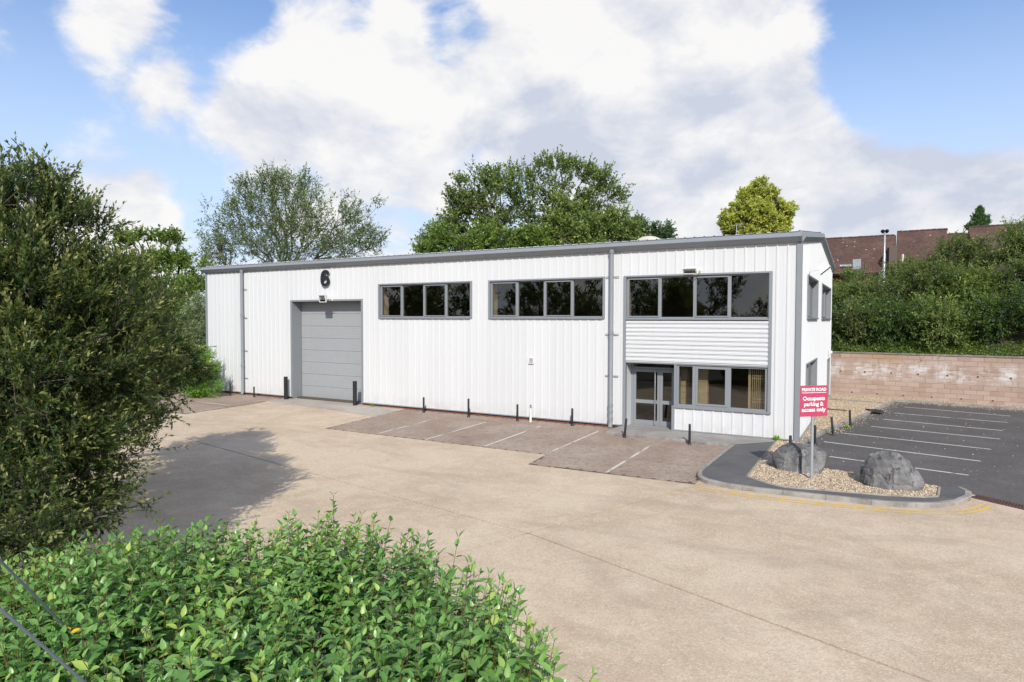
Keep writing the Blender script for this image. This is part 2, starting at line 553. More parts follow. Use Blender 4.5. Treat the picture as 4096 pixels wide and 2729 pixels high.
finish(t, base, .9, bump=t.noise(p, 28, 4, .6), bstr=.35, bdist=.01, spec=.25)

m, t = material('wall_mortar')
p = t.pos()
sz = t.n('ShaderNodeSeparateXYZ', i_0=p)
band = t.math('MULTIPLY', t.ss(sz.outputs[2], .8, 1.25), t.ss(sz.outputs[2], 2.0, 1.6))
f = t.math('MULTIPLY', band, t.ss(t.noise(p, 1.3, 5, .65, .4), .42, .56))
finish(t, t.mix(f, t.mix(t.noise(p, 2, 4), (.27, .20, .165), (.36, .28, .23)), (.72, .71, .70)), .92)

m, t = material('coping')
p = t.pos()
finish(t, t.ramp(t.noise(p, 3, 6, .7), [(.3, (.12, .105, .085)), (.6, (.27, .24, .20)), (.8, (.36, .33, .28))]), .9, bump=t.noise(p, 25, 4), bstr=.4, bdist=.01)

m, t = material('pebble')
g = t.n('ShaderNodeNewGeometry')
ri = g.outputs['Random Per Island']
base = t.ramp(ri, [(.0, (.24, .155, .085)), (.25, (.42, .31, .19)), (.55, (.53, .42, .285)), (.8, (.62, .535, .42)), (1.0, (.74, .69, .61))])
finish(t, base, .75, spec=.35)

m, t = material('gravel_base')
p = t.pos()
vo = t.n('ShaderNodeTexVoronoi', i_Vector=p, i_Scale=22.0)
c3 = t.n('ShaderNodeSeparateColor', i_0=vo.outputs['Color']).outputs[0]
finish(t, t.ramp(c3, [(.0, (.20, .135, .08)), (.4, (.34, .25, .155)), (1.0, (.52, .43, .31))]), .85, bump=vo.outputs['Distance'], bstr=.8, bdist=.03)

m, t = material('boulder')
tc = t.n('ShaderNodeTexCoord').outputs['Object']
n1 = t.noise(tc, 1.6, 8, .68, .6)
n2 = t.noise(tc, 6.0, 8, .7, .3)
st = t.noise(t.vmath('MULTIPLY', tc, (7, 7, .9)), 1.0, 6, .65, .4)
base = t.ramp(n1, [(.28, (.075, .075, .077)), (.44, (.155, .154, .155)), (.60, (.26, .257, .254)), (.8, (.42, .415, .40))])
base = t.mix(t.math('MULTIPLY', t.ss(st, .54, .64), .75), base, (.035, .034, .032))
base = t.mix(t.math('MULTIPLY', t.ss(n2, .60, .74), .6), base, (.46, .45, .43))
base = t.mix(t.math('MULTIPLY', t.ss(t.noise(tc, 2.3, 4, .6, 1.2), .60, .74), .7), base, (.18, .10, .06))
finish(t, base, .82, bump=t.math('ADD', t.math('ADD', n1, t.math('MULTIPLY', n2, .5)), t.math('MULTIPLY', st, .4)), bstr=1.0, bdist=.07, spec=.3)

m, t = material('earth')
p = t.pos()
finish(t, t.ramp(t.noise(p, .8, 6, .65), [(.3, (.035, .03, .02)), (.6, (.075, .06, .04)), (.8, (.11, .095, .06))]), .95, bump=t.noise(p, 6, 5), bstr=.6, bdist=.05)

m, t = material('grassland')
p = t.pos()
finish(t, t.ramp(t.noise(p, .15, 6, .65), [(.3, (.035, .05, .018)), (.6, (.06, .085, .028)), (.8, (.10, .11, .045))]), .95, bump=t.noise(p, 8, 5), bstr=.6, bdist=.05)

m, t = material('bark')
p = t.pos()
finish(t, t.ramp(t.noise(t.vmath('MULTIPLY', p, (4, 4, .8)), 2, 6, .65), [(.3, (.05, .042, .032)), (.6, (.12, .10, .078)), (.8, (.20, .175, .14))]), .9, bump=t.noise(t.vmath('MULTIPLY', p, (8, 8, 1)), 3, 5), bstr=.5, bdist=.02)
m, t = material('bark_pale')
p = t.pos()
finish(t, t.ramp(t.noise(p, 3, 6, .65), [(.3, (.12, .10, .075)), (.6, (.22, .19, .15)), (.8, (.32, .28, .23))]), .9)
m, t = material('stem_green')
finish(t, t.mix(t.noise(t.pos(), 9, 3), (.06, .10, .025), (.20, .09, .05)), .7)

# roof tiles, far away
m, t = material('clay_tiles')
p = t.n('ShaderNodeTexCoord').outputs['Object']
br = t.n('ShaderNodeTexBrick', i_Vector=p, i_Scale=1.0, i_Color1=(.085, .046, .038), i_Color2=(.145, .078, .06), i_Mortar=(.028, .018, .015))
br.inputs['Mortar Size'].default_value = .012
br.inputs['Brick Width'].default_value = .19
br.inputs['Row Height'].default_value = .12
n1 = t.noise(p, .55, 6, .7, .4)
base = t.mix(t.math('MULTIPLY', t.ss(n1, .45, .7), .6), br.outputs[0], (.17, .095, .068))
sp = t.n('ShaderNodeTexVoronoi', i_Vector=p, i_Scale=3.2)
s3 = t.n('ShaderNodeSeparateColor', i_0=sp.outputs['Color'])
base = t.mix(t.math('MULTIPLY', t.ss(s3.outputs[0], .86, .9), t.ss(sp.outputs['Distance'], .25, .1)), base, (.50, .42, .36))
finish(t, base, .9, bump=br.outputs[1], bstr=.4, bdist=.03)


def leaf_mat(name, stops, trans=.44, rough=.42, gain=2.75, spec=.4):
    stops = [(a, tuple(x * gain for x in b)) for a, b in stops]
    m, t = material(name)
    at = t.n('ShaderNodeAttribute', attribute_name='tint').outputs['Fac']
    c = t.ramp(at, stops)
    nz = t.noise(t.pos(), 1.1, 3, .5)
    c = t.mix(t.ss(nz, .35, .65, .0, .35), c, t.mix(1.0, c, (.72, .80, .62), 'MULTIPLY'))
    p = t.n('ShaderNodeBsdfPrincipled')
    t.set(p.inputs['Base Color'], c)
    p.inputs['Roughness'].default_value = rough
    p.inputs['Specular IOR Level'].default_value = spec
    tl = t.n('ShaderNodeBsdfTranslucent')
    t.set(tl.inputs['Color'], t.mix(1.0, c, (1.25, 1.3, .6), 'MULTIPLY'))
    t.n('ShaderNodeOutputMaterial', i_Surface=t.n('ShaderNodeMixShader', i_0=trans, i_1=p, i_2=tl))


leaf_mat('leaf_olive', [(0, (.024, .042, .015)), (.4, (.050, .076, .026)), (.68, (.105, .125, .042)), (1, (.29, .262, .115))], gain=2.0)
leaf_mat('leaf_dogwood', [(0, (.034, .082, .018)), (.4, (.066, .140, .030)), (.75, (.108, .195, .050)), (1, (.20, .25, .055))], .22, .36, gain=2.2, spec=.7)
leaf_mat('leaf_ash', [(0, (.045, .068, .028)), (.5, (.085, .115, .045)), (1, (.15, .165, .07))])
leaf_mat('leaf_mid', [(0, (.045, .064, .022)), (.4, (.080, .108, .034)), (.8, (.135, .160, .046)), (1, (.22, .215, .075))])
leaf_mat('leaf_fresh', [(0, (.038, .064, .016)), (.45, (.078, .112, .026)), (1, (.185, .200, .05))])
leaf_mat('leaf_gold', [(0, (.145, .160, .04)), (.5, (.265, .268, .08)), (1, (.40, .37, .13))], gain=2.4)
leaf_mat('leaf_poplar', [(0, (.03, .055, .03)), (1, (.08, .115, .05))])
leaf_mat('leaf_bank', [(0, (.04, .062, .022)), (.4, (.080, .108, .038)), (.8, (.135, .145, .055)), (1, (.21, .165, .085))], gain=2.3)
leaf_mat('leaf_bank_dark', [(0, (.026, .05, .016)), (.5, (.055, .092, .026)), (1, (.12, .15, .04))], gain=2.2)
leaf_mat('leaf_bright', [(0, (.05, .105, .015)), (.5, (.09, .165, .025)), (1, (.19, .26, .05))])
leaf_mat('leaf_grey', [(0, (.06, .085, .05)), (.5, (.12, .145, .085)), (1, (.26, .235, .19))])
leaf_mat('flower_purple', [(0, (.28, .18, .42)), (.6, (.42, .30, .58)), (1, (.26, .13, .07))], .2, gain=1.0)
leaf_mat('flower_cream', [(0, (.45, .43, .16)), (1, (.72, .69, .50))], .2, gain=1.0)
leaf_mat('leaf_yellow', [(0, (.75, .42, .02)), (1, (.85, .55, .03))], .3, gain=1.0)

# ================================================================== ground
def sheet(name, poly, z0, z1, mat, parent=None, **k):
    return MB().prism(poly, z0, z1).build(name, mat, parent, **k)


g = MB().add([(-1500, -1500, -.10), (1500, -1500, -.10), (1500, 1500, -.10), (-1500, 1500, -.10)], [(0, 1, 2, 3)]).build('ground', MAT['grassland'])
tag(g, kind='structure')
yard = MB().prism([(-60, -60), (60, -60), (60, 40), (-60, 40)], -.09, -.022).build('yard', MAT['joint_dirt'])
tag(yard, kind='structure')
J = (-3.43, -12.12)
JL = (-34, -6.4)
JR = (22, -20.9)
JU = (-.2, -3.2)
JD = (-11.0, -32.2)
gp = .023
# four big cast slabs meeting at one point, thin dirty joints between them
slabs = [
    [(J[0] - gp, J[1] + gp), (JU[0] - gp, JU[1]), (-.2, .3), (-34, .3), JL],
    [(J[0] + gp, J[1] + gp), JR, (40, -10), (40, 0), (JU[0] + gp, .3), (JU[0] + gp, JU[1])],
    [(J[0] - gp, J[1] - gp), (JL[0], JL[1] - 2 * gp), (-34, -34), (JD[0] - gp, JD[1])],
    [(J[0] + gp, J[1] - gp), (JD[0] + gp, JD[1]), (JD[0], -50), (40, -50), (JR[0], JR[1] - 2 * gp)],
]
for s_ in slabs:
    MB().prism(s_, -.02, 0.0).build('slab', MAT['concrete'], yard)
# concrete apron to the loading door
apron = sheet('apron', [(-24.0, .55), (-18.2, .55), (-16.3, -.25), (-15.6, -2.6), (-18.5, -2.0), (-21.5, -1.6), (-24.0, -1.3)], .001, .006, MAT['apron_concrete'], yard)


def inside(poly, x, y):
    c = False
    n = len(poly)
    for i in range(n):
        x0, y0 = poly[i]; x1, y1 = poly[(i + 1) % n]
        if (y0 > y) != (y1 > y) and x < (x1 - x0) * (y - y0) / (y1 - y0) + x0:
            c = not c
    return c


# block paving in the parking bays: herringbone of 200 x 100 blocks
pave_r = [(-16.2, -.02), (-15.43, -5.6), (-6.33, -5.6), (-6.18, -7.02), (-1.60, -6.88), (-1.72, -1.5), (-5.98, -1.45), (-5.98, -.02)]
pave_l = [(-31.5, -.02), (-24.1, -.02), (-23.45, -2.55), (-23.2, -6.0), (-31.5, -5.6)]
paving = MB()
paving.prism(pave_r, .001, .005)
paving.prism(pave_l, .001, .005)
paving = paving.build('block_paving', MAT['paver_joint'])
tag(paving, kind='structure')
pav = []
u_ = .1
for (poly, ang) in ((pave_r, 0.0), (pave_l, 0.0)):
    xs = [p[0] for p in poly]; ys = [p[1] for p in poly]
    i0, i1, j0, j1 = int((min(xs)) / u_) - 6, int(max(xs) / u_) + 6, int(min(ys) / u_) - 6, int(max(ys) / u_) + 6
    for b in range(j0, j1):
        for a in range(-400, 100):
            ox, oy = 4 * a + b, b
            if ox < i0 or ox > i1:
                continue
            for (x0, y0, x1, y1) in ((ox, oy, ox + 2, oy + 1), (ox, oy + 1, ox + 1, oy + 3)):
                cx, cy_ = (x0 + x1) / 2 * u_, (y0 + y1) / 2 * u_
                hx, hy = (x1 - x0) / 2 * u_ * .85, (y1 - y0) / 2 * u_ * .85
                if all(inside(poly, cx + sx * hx, cy_ + sy_ * hy) for sx in (-1, 1) for sy_ in (-1, 1)):
                    pav.append((cx, cy_, x1 - x0 == 2))
pav.sort(key=lambda p: (p[0] - CAM.x) ** 2 + (p[1] - CAM.y) ** 2)
blk = {}
for hz in (True, False):
    hx, hy = (.0962, .0462) if hz else (.0462, .0962)
    o = MB().bbox(-hx, hx, -hy, hy, 0, .008, .004).build('paving_block', MAT['paver'])
    blk[hz] = o.data
    bpy.data.objects.remove(o)
for (x, y, hz) in pav[:300]:
    inst('paving_block', blk[hz], (x, y, .0055 + random.uniform(-.001, .001)), paving, rot=(random.uniform(-.006, .006), random.uniform(-.006, .006), random.uniform(-.01, .01)))
rest = MB()
for (x, y, hz) in pav[300:]:
    hx, hy = (.0962, .0462) if hz else (.0462, .0962)
    dz = .0055 + random.uniform(-.001, .001)
    rest.add([(x - hx, y - hy, dz), (x + hx, y - hy, dz), (x + hx, y + hy, dz), (x - hx, y + hy, dz),
              (x - hx + .004, y - hy + .004, dz + .008), (x + hx - .004, y - hy + .004, dz + .008), (x + hx - .004, y + hy - .004, dz + .008), (x - hx + .004, y + hy - .004, dz + .008)],
             [(4, 5, 6, 7), (0, 1, 5, 4), (1, 2, 6, 5), (2, 3, 7, 6), (3, 0, 4, 7)])
tag(rest.build('paving_blocks', MAT['paver'], paving, fix=False), kind='stuff')


def strip(name, pts, wd, z, mat, parent=None, kind=None):
    """flat painted line along a polyline"""
    mb = MB()
    P = [Vector((x, y, 0)) for x, y in pts]
    L, Rr = [], []
    for i, p in enumerate(P):
        d = (P[min(i + 1, len(P) - 1)] - P[max(i - 1, 0)]).normalized()
        nrm = Vector((-d.y, d.x, 0))
        L.append(p + nrm * wd / 2); Rr.append(p - nrm * wd / 2)
    vs = [(q.x, q.y, z) for q in L] + [(q.x, q.y, z) for q in Rr]
    n = len(P)
    mb.add(vs, [(i, i + n, i + 1 + n, i + 1) for i in range(n - 1)])
    o = mb.build(name, mat, parent)
    if kind:
        tag(o, kind=kind)
    return o


for (a, b) in (((-13.33, -1.45), (-13.0, -5.55)), ((-11.1, -1.38), (-10.87, -5.55)), ((-8.82, -1.15), (-8.56, -5.55)), ((-6.5, -1.08), (-6.36, -5.5)), ((-4.04, -2.7), (-3.92, -6.86)), ((-26.9, -3.2), (-23.9, -3.28))):
    strip('bay_line', [a, b], .085, .0165, MAT['white_line_worn'], kind='structure')

# ---- footway, kerb, gravel bed, car park
outer = [(-1.76, -1.5), (-1.80, -3.6), (-1.81, -5.75), (-1.70, -6.28), (-1.42, -6.66), (-.87, -6.86), (-.07, -6.90), (.94, -6.83), (2.21, -6.73), (2.81, -6.58), (3.4, -6.28), (3.87, -5.75), (4.13, -5.15), (4.19, -4.65), (4.02, -4.30)]
inner = [(-.64, -.42), (-.62, -5.80), (.0, -6.30), (.38, -6.50), (1.11, -6.36), (2.51, -6.10), (3.2, -5.85), (3.50, -5.62), (3.60, -4.55)]
PZ = .10


def offset_poly(pts, d):
    out = []
    P = [Vector((x, y, 0)) for x, y in pts]
    for i, p in enumerate(P):
        a = (P[i] - P[i - 1]).normalized() if i else None
        b = (P[i + 1] - P[i]).normalized() if i < len(P) - 1 else None
        dd = ((a or b) + (b or a)).normalized()
        out.append((p.x - dd.y * d, p.y + dd.x * d))
    return out


kin = offset_poly(outer, .125)
foot = MB().prism(kin + [(3.62, -4.52)] + inner[::-1] + [(-.64, -.42), (-1.62, -1.5)], .0, PZ - .004).build('footway', MAT['path_tarmac'])
tag(foot, kind='structure')
door_path = MB().prism([(-5.98, -1.35), (-1.76, -1.62), (-1.63, -1.53), (-.66, -.43), (-.66, .0), (-4.12, .0), (-4.12, .62), (-5.9, .62), (-5.9, .0), (-5.98, .0)], .001, PZ).build('entrance_path', MAT['path_concrete'])
tag(door_path, kind='structure')


def kerb_run(name, pts, wd, z0, z1, seg, mat, gap=.008):
    """kerb stones laid along a line, each its own piece; the line is the outer face"""
    root = empty(name, (pts[0][0], pts[0][1], 0))
    tag(root, kind='structure')
    P = [Vector((x, y, 0)) for x, y in pts]
    S = [0]
    for i in range(len(P) - 1):
        S.append(S[-1] + (P[i + 1] - P[i]).length)

    def at(s):
        s = max(0, min(S[-1], s))
        for i in range(len(P) - 1):
            if s <= S[i + 1]:
                d = (P[i + 1] - P[i]).normalized()
                return P[i] + d * (s - S[i]), d
    n = max(1, round(S[-1] / seg))
    for k in range(n):
        a, b = S[-1] * k / n + gap / 2, S[-1] * (k + 1) / n - gap / 2
        m_ = max(2, int((b - a) / .22) + 1)
        vs = []
        dz = random.uniform(-.004, .004)
        bv = .018
        for q in range(m_):
            p, d = at(a + (b - a) * q / (m_ - 1))
            nn = Vector((-d.y, d.x, 0))
            for (off, z) in ((0, z0), (0, z1 - bv + dz), (bv, z1 + dz), (wd - .004, z1 + dz), (wd - .004, z0)):
                v = p + nn * off - root.location
                vs.append((v.x, v.y, z))
        fs = []
        for q in range(m_ - 1):
            for j in range(5):
                fs.append((q * 5 + j, q * 5 + (j + 1) % 5, q * 5 + 5 + (j + 1) % 5, q * 5 + 5 + j))
        fs.append((0, 1, 2, 3, 4)); fs.append(tuple((m_ - 1) * 5 + j for j in (4, 3, 2, 1, 0)))
        MB().add(vs, fs).build('kerb_stone', mat, root)
    return root


kerb_run('kerb', outer, .125, -.01, PZ + .004, .9, MAT['kerb'])
kerb_run('path_kerb', [(-6.06, .0), (-6.06, -1.45), (-1.80, -1.72)], .1, -.01, PZ + .003, .9, MAT['kerb'])
kerb_run('edging', inner, .05, .02, PZ + .012, .9, MAT['kerb'])

cp_edge = [(-.32, -3.35), (.26, .38), (.65, 2.67), (1.34, 5.85), (2.04, 9.16), (3.08, 14.5)]
carpark = MB().prism([(-.2, -3.3)] + cp_edge[1:] + [(3.08, 14.6), (30, 10.5), (30, -19.6), (5.05, -5.1), (4.2, -4.5), (3.6, -4.3), (1.9, -3.78), (1.17, -3.62)], .001, .0075).build('car_park', MAT['tarmac'])
tag(carpark, kind='structure')
kerb_run('car_park_kerb', [(1.0, -3.55), (-.02, -3.2), (.26, .38), (.65, 2.67), (1.34, 5.85), (2.04, 9.16), (3.08, 14.55), (14, 12.9)], .11, -.01, PZ + .01, .915, MAT['kerb'])
for a, b in (((1.04, -1.63), (4.35, -2.36)), ((.72, .86), (4.85, -.14)), ((1.11, 3.03), (5.36, 2.12)), ((2.04, 5.21), (5.89, 4.45)), ((2.43, 7.48), (6.24, 6.59)), ((2.85, 9.75), (6.73, 9.03)), ((3.3, 12.26), (7.11, 11.25))):
    strip('bay_line', [a, b], .09, .012, MAT['white_line'], kind='structure')
grav_poly = inner[:1] + inner[1:] + [(3.60, -4.42), (1.9, -3.9), (1.1, -3.72), (-.14, -3.34)] + [(x - .12, y) for x, y in cp_edge[1:]] + [(3.0, 14.68), (13.9, 13.05), (14.2, 14.6), (8.2, 15.1), (-.6, 15.9), (-.6, 15.2), (-.0, 15.2), (.0, .0), (-.64, .0)]
gravel = MB().prism(grav_poly, .002, .075).build('gravel_bed', MAT['gravel_base'])
tag(gravel, kind='structure')

# loose pebbles lying on the bed
pts = []
cells = [((-.7, 3.7), (-6.6, -3.2), 900), ((-.7, 1.0), (-3.3, .6), 800), ((0, 3.2), (.6, 6), 600), ((0, 3.4), (6, 15.9), 420), ((3, 9.5), (13.4, 16.0), 260)]
for (xr, yr, dn) in cells:
    n = int((xr[1] - xr[0]) * (yr[1] - yr[0]) * dn)
    for x, y in zip(RNG.uniform(*xr, n), RNG.uniform(*yr, n)):
        if inside(grav_poly, x, y):
            pts.append((x, y))
# a few strays on the tarmac and the footway
stray = []
for k in range(260):
    x, y = random.uniform(-.5, 8), random.uniform(-3, 14)
    if not inside(grav_poly, x, y) and x > .3 + .2 * y:
        stray.append((x, y))
for k in range(420):
    i = random.randrange(2, len(cp_edge) - 1)
    f = random.random()
    x = cp_edge[i][0] * (1 - f) + cp_edge[i + 1][0] * f + abs(random.gauss(.05, .25)); y = cp_edge[i][1] * (1 - f) + cp_edge[i + 1][1] * f
    stray.append((x, y))
for k in range(500):
    x = random.uniform(3.1, 9)
    stray.append((x, 14.55 - .151 * (x - 3.08) - abs(random.gauss(.05, .35))))
pts_all = np.array([(x, y, .078) for x, y in pts] + [(x, y, .014) for x, y in stray])
oct_v = np.array([(1, 0, 0), (-1, 0, 0), (0, 1, 0), (0, -1, 0), (0, 0, 1), (0, 0, -1)], float)
oct_f = np.array([(0, 2, 4), (2, 1, 4), (1, 3, 4), (3, 0, 4), (2, 0, 5), (1, 2, 5), (3, 1, 5), (0, 3, 5)])
N = len(pts_all)
rad = RNG.uniform(.011, .026, (N, 1, 1))
sh = RNG.uniform(.65, 1.25, (N, 6, 1))
ang = RNG.uniform(0, 6.28, N)
V = oct_v[None] * rad * sh * np.array([1.2, .9, .75])
ca, sa = np.cos(ang)[:, None], np.sin(ang)[:, None]
V = np.stack([V[..., 0] * ca - V[..., 1] * sa, V[..., 0] * sa + V[..., 1] * ca, V[..., 2]], -1) + pts_all[:, None]
Fq = (oct_f[None] + (np.arange(N) * 6)[:, None, None]).reshape(-1, 3)
peb = np_mesh('pebbles', V.reshape(-1, 3), Fq, MAT['pebble'])
tag(peb, 'loose buff pebbles scattered over the gravel bed', 'gravel', kind='stuff')

# double yellow line, worn
yl = [(-1.52, -7.05), (-.9, -7.17), (-.2, -7.2), (.91, -7.12), (1.7, -7.03), (2.4, -6.93), (3.1, -6.73), (3.7, -6.4), (4.1, -5.9), (4.3, -5.45)]
strip('yellow_line', yl, .075, .004, MAT['yellow_line'], kind='structure')
strip('yellow_line', offset_poly(yl, -.16), .075, .004, MAT['yellow_line'], kind='structure')

# slotted drain across the car park mouth
d0, d1 = Vector((4.22, -4.72, 0)), Vector((11.0, -9.35, 0))
dd = (d1 - d0).normalized()
drain = empty('drain_channel', tuple(d0), math.atan2(dd.y, dd.x))
tag(drain, 'rusty slotted drain channel across the mouth of the car park', 'drain')
MB().box(0, (d1 - d0).length, -.17, .17, .001, .010).build('channel', MAT['rubber'], drain)
MB().box(0, (d1 - d0).length, -.19, -.15, .001, .016).box(0, (d1 - d0).length, .15, .19, .001, .016).build('frame', MAT['rust'], drain)
slat = MB().box(-.012, .012, -.148, .148, .0, .012).build('slat', MAT['rust'])
slat_me = slat.data
bpy.data.objects.remove(slat)
for k in range(110):
    inst('slat', slat_me, (.04 + k * .06, 0, .006), drain, rot=(0, 0, .35))

# ================================================================== warehouse
LX, WD = -30.23, 15.15
ZB, ZE = .14, 6.6          # cladding bottom, eave
RZ = 7.42                  # ridge
wh = empty('warehouse', (LX / 2, 0, 0))
tag(wh, 'white ribbed metal warehouse with grey trim and a large number 6', 'building')


def W(o):
    """keep world placement under the warehouse root"""
    o.location = o.location - wh.location
    return o


def wb(mb, name, mat, parent=None, **k):
    o = mb.build(name, mat, None, **k)
    if parent is None:
        o.parent = wh
        o.location = -wh.location
    else:
        o.parent = parent
    return o


PITCH_R = .3333
prof = [(0, 0), (.080, 0), (.086, .0035), (.094, .0035), (.100, 0), (.165, 0), (.171, .0035), (.179, .0035), (.185, 0), (.262, 0), (.276, .027), (.320, .027), (.3333, 0)]


def profile_pts(a0, a1, phase=0.0):
    """(along, out) breakpoints of the ribbed sheet between a0 and a1"""
    out = []

    def val(a):
        u = (a - phase) % PITCH_R
        for (p, q), (p2, q2) in zip(prof, prof[1:]):
            if p <= u <= p2 + 1e-9:
                return q + (q2 - q) * (u - p) / max(p2 - p, 1e-9)
        return 0
    out.append((a0, val(a0)))
    k = math.floor((a0 - phase) / PITCH_R)
    while True:
        base_ = phase + k * PITCH_R
        if base_ > a1:
            break
        for p, q in prof[1:]:
            a = base_ + p
            if a0 + 1e-4 < a < a1 - 1e-4:
                out.append((a, q))
        k += 1
    out.append((a1, val(a1)))
    return out


def cladding(parent, a0, a1, zb, zt, axis, phase=0.0, jit=None):
    """one ribbed sheet; axis 'front' = wall on y=0, 'gable' = wall on x=0; zt may be a function of a"""
    pr = profile_pts(a0, a1, phase)
    f = zt if callable(zt) else (lambda a: zt)
    j = random.uniform(-.0015, .0015)
    vs = []
    for a, q in pr:
        q += j
        for z in (zb, f(a)):
            vs.append((a, -q, z) if axis == 'front' else (q, a, z))
    n = len(pr)
    fs = [(2 * i, 2 * i + 2, 2 * i + 3, 2 * i + 1) for i in range(n - 1)]
    if axis == 'gable':
        pass
    return wb(MB().add(vs, fs), 'cladding_sheet', MAT['white_cladding'], parent, fix=False)


# structural walls behind the cladding (inside face), with the openings left free
openings = [(-23.43, -18.80, 0, 4.90), (-17.77, -12.64, 4.07, 5.65), (-11.83, -6.69, 4.07, 5.65), (-5.96, -.83, .0, 5.65)]


def wall_strip(mb, ops, a0, a1, z0, z1, y0, y1):
    """solid strips around openings; axis x"""
    xs = sorted({a0, a1, *[o[0] for o in ops], *[o[1] for o in ops]})
    for xa, xb in zip(xs, xs[1:]):
        o = [q for q in ops if q[0] <= xa + 1e-6 and q[1] >= xb - 1e-6]
        z = z0
        for q in sorted(o, key=lambda q: q[2]):
            if q[2] > z + .01:
                mb.box(xa, xb, y0, y1, z, q[2])
            z = q[3]
        if z < z1 - .01:
            mb.box(xa, xb, y0, y1, z, z1)


fw = MB()
wall_strip(fw, openings, LX + .02, -.02, .0, 6.5, .05, .22)
front_wall = wb(fw, 'front_wall', MAT['cream_paint'])
gops = [(2.2, 6.4, 4.07, 5.65), (8.45, 14.0, 4.07, 5.65), (2.1, 6.45, .95, 2.5), (12.45, 14.0, .1, 2.12)]
gw = MB()
tmp = MB()
wall_strip(tmp, [(g_[0], g_[1], g_[2], g_[3]) for g_ in gops], .25, WD - .02, .0, 6.5, 0, 1)
for i in range(0, len(tmp.v), 8):
    v = tmp.v[i:i + 8]
    gw.box(-.22, -.05, v[0][0], v[1][0], v[0][2], v[4][2])
gable_wall = wb(gw, 'gable_wall', MAT['cream_paint'])
rw = MB().box(LX + .02, -.02, WD - .2, WD - .02, 0, 6.55).box(LX + .02, LX + .2, .23, WD - .2, 0, 6.5)
wb(rw, 'rear_wall', MAT['white_cladding'])

# front sheets, one metre covers, cut round the openings
zf = []
cuts = sorted({LX, 0.0, *[o[0] for o in openings], *[o[1] for o in openings], -4.03})
edges = []
for a, b in zip(cuts, cuts[1:]):
    x = a
    while x < b - 1e-6:
        nx = min(b, (math.floor((x + 1e-4)) + 1.0))
        if b - nx < .12:
            nx = b
        edges.append((x, nx))
        x = nx
for a, b in edges:
    o = [q for q in openings if q[0] <= a + 1e-6 and q[1] >= b - 1e-6]
    if not o:
        cladding(front_wall, a, b, ZB, ZE, 'front')
    else:
        q = o[0]
        if q[2] > 1:
            cladding(front_wall, a, b, ZB, q[2], 'front')
        cladding(front_wall, a, b, q[3], ZE, 'front')
        if q[0] == -5.96 and a > -4.04:
            cladding(front_wall, a, b, ZB, .93, 'front')
for o in list(front_wall.children):
    pass


def gz(y):
    return min(ZE + (RZ - ZE) * y / (WD / 2), ZE + (RZ - ZE) * (WD - y) / (WD / 2)) - .02


gcuts = sorted({0.0, WD, WD / 2, *[o[0] for o in gops], *[o[1] for o in gops]})
for a, b in zip(gcuts, gcuts[1:]):
    x = a
    while x < b - 1e-6:
        nx = min(b, math.floor(x + 1e-4) + 1.0)
        if b - nx < .12:
            nx = b
        o = sorted([q for q in gops if q[0] <= x + 1e-6 and q[1] >= nx - 1e-6], key=lambda q: q[2])
        z = ZB
        for q in o:
            if q[2] > z + .02:
                cladding(gable_wall, x, nx, z, q[2], 'gable')
            z = q[3]
        cladding(gable_wall, x, nx, z, gz, 'gable')
        x = nx

# cladding screws: short rows of small heads on the sheet rails
fx = MB()
for zr in (.34, 1.25, 2.36, 3.55, 5.80):
    xx = LX + .22
    while xx < -.2:
        if not any(q[0] - .15 < xx < q[1] + .15 and (q[2] - .1 < zr < q[3] + .1) for q in openings):
            fx.box(xx - .011, xx + .011, -.012, .002, zr - .011, zr + .011)
        xx += PITCH_R
tag(wb(fx, 'fixings', MAT['galvanised'], front_wall), kind='stuff')

# brick plinth under the cladding
plinth = wb(MB().box(LX + .03, -23.5, .035, .05, -.02, ZB).box(-18.75, -5.95, .035, .05, -.02, ZB).box(-4.1, -.03, .035, .05, -.02, ZB).box(-.05, -.035, .06, 12.4, -.02, ZB), 'plinth', MAT['joint_dirt'])
bm_ = MB().box(-.1065, .1065, -.012, .012, -.0325, .0325).build('brick', MAT['brick_red'])
brick_me = bm_.data
bpy.data.objects.remove(bm_)
nb = 0
for c in range(2):
    x = LX + .15 + c * .1125
    while x < -.12:
        if not (-23.6 < x < -18.65 or -6.1 < x < -4.0) and nb < 300:
            inst('brick', brick_me, (x, .026, .03 + c * .075), plinth)
            nb += 1
        x += .225

# trims
TR = MAT['grey_trim']
wb(MB().box(LX - .03, LX + .09, -.052, .06, ZB - .04, ZE), 'corner_trim', TR)
wb(MB().box(-.105, .052, -.056, -.040, ZB - .05, 6.66).box(.040, .056, -.040, .10, ZB - .05, 6.66), 'corner_trim', TR)
wb(MB().box(LX + .09, -23.53, -.060, .03, ZB - .035, ZB).box(-18.70, -6.065, -.060, .03, ZB - .035, ZB).box(-4.13, -.105, -.060, .03, ZB - .035, ZB), 'drip_trim', TR)
wb(MB().box(-.03, .060, .10, 12.4, ZB - .035, ZB).box(-.03, .060, 14.05, WD, ZB - .035, ZB), 'drip_trim', TR)

# eaves gutter in pressed lengths with lap straps
gprof = [(.02, 6.90), (-.10, 6.90), (-.285, 6.735), (-.285, 6.715), (-.13, 6.56), (.02, 6.56)]
x = LX - .18
while x < .0:
    nx = min(x + 5.1, .055)
    gt = wb(MB().extrude_x(gprof, x + .002, nx - .002), 'gutter', TR)
    wb(MB().extrude_x([(y - .004 if y < 0 else y, z + (.004 if z > 6.8 else -.004 if z < 6.6 else 0)) for y, z in gprof], nx - .06, nx + .0), 'lap_strap', TR, gt)
    x = nx
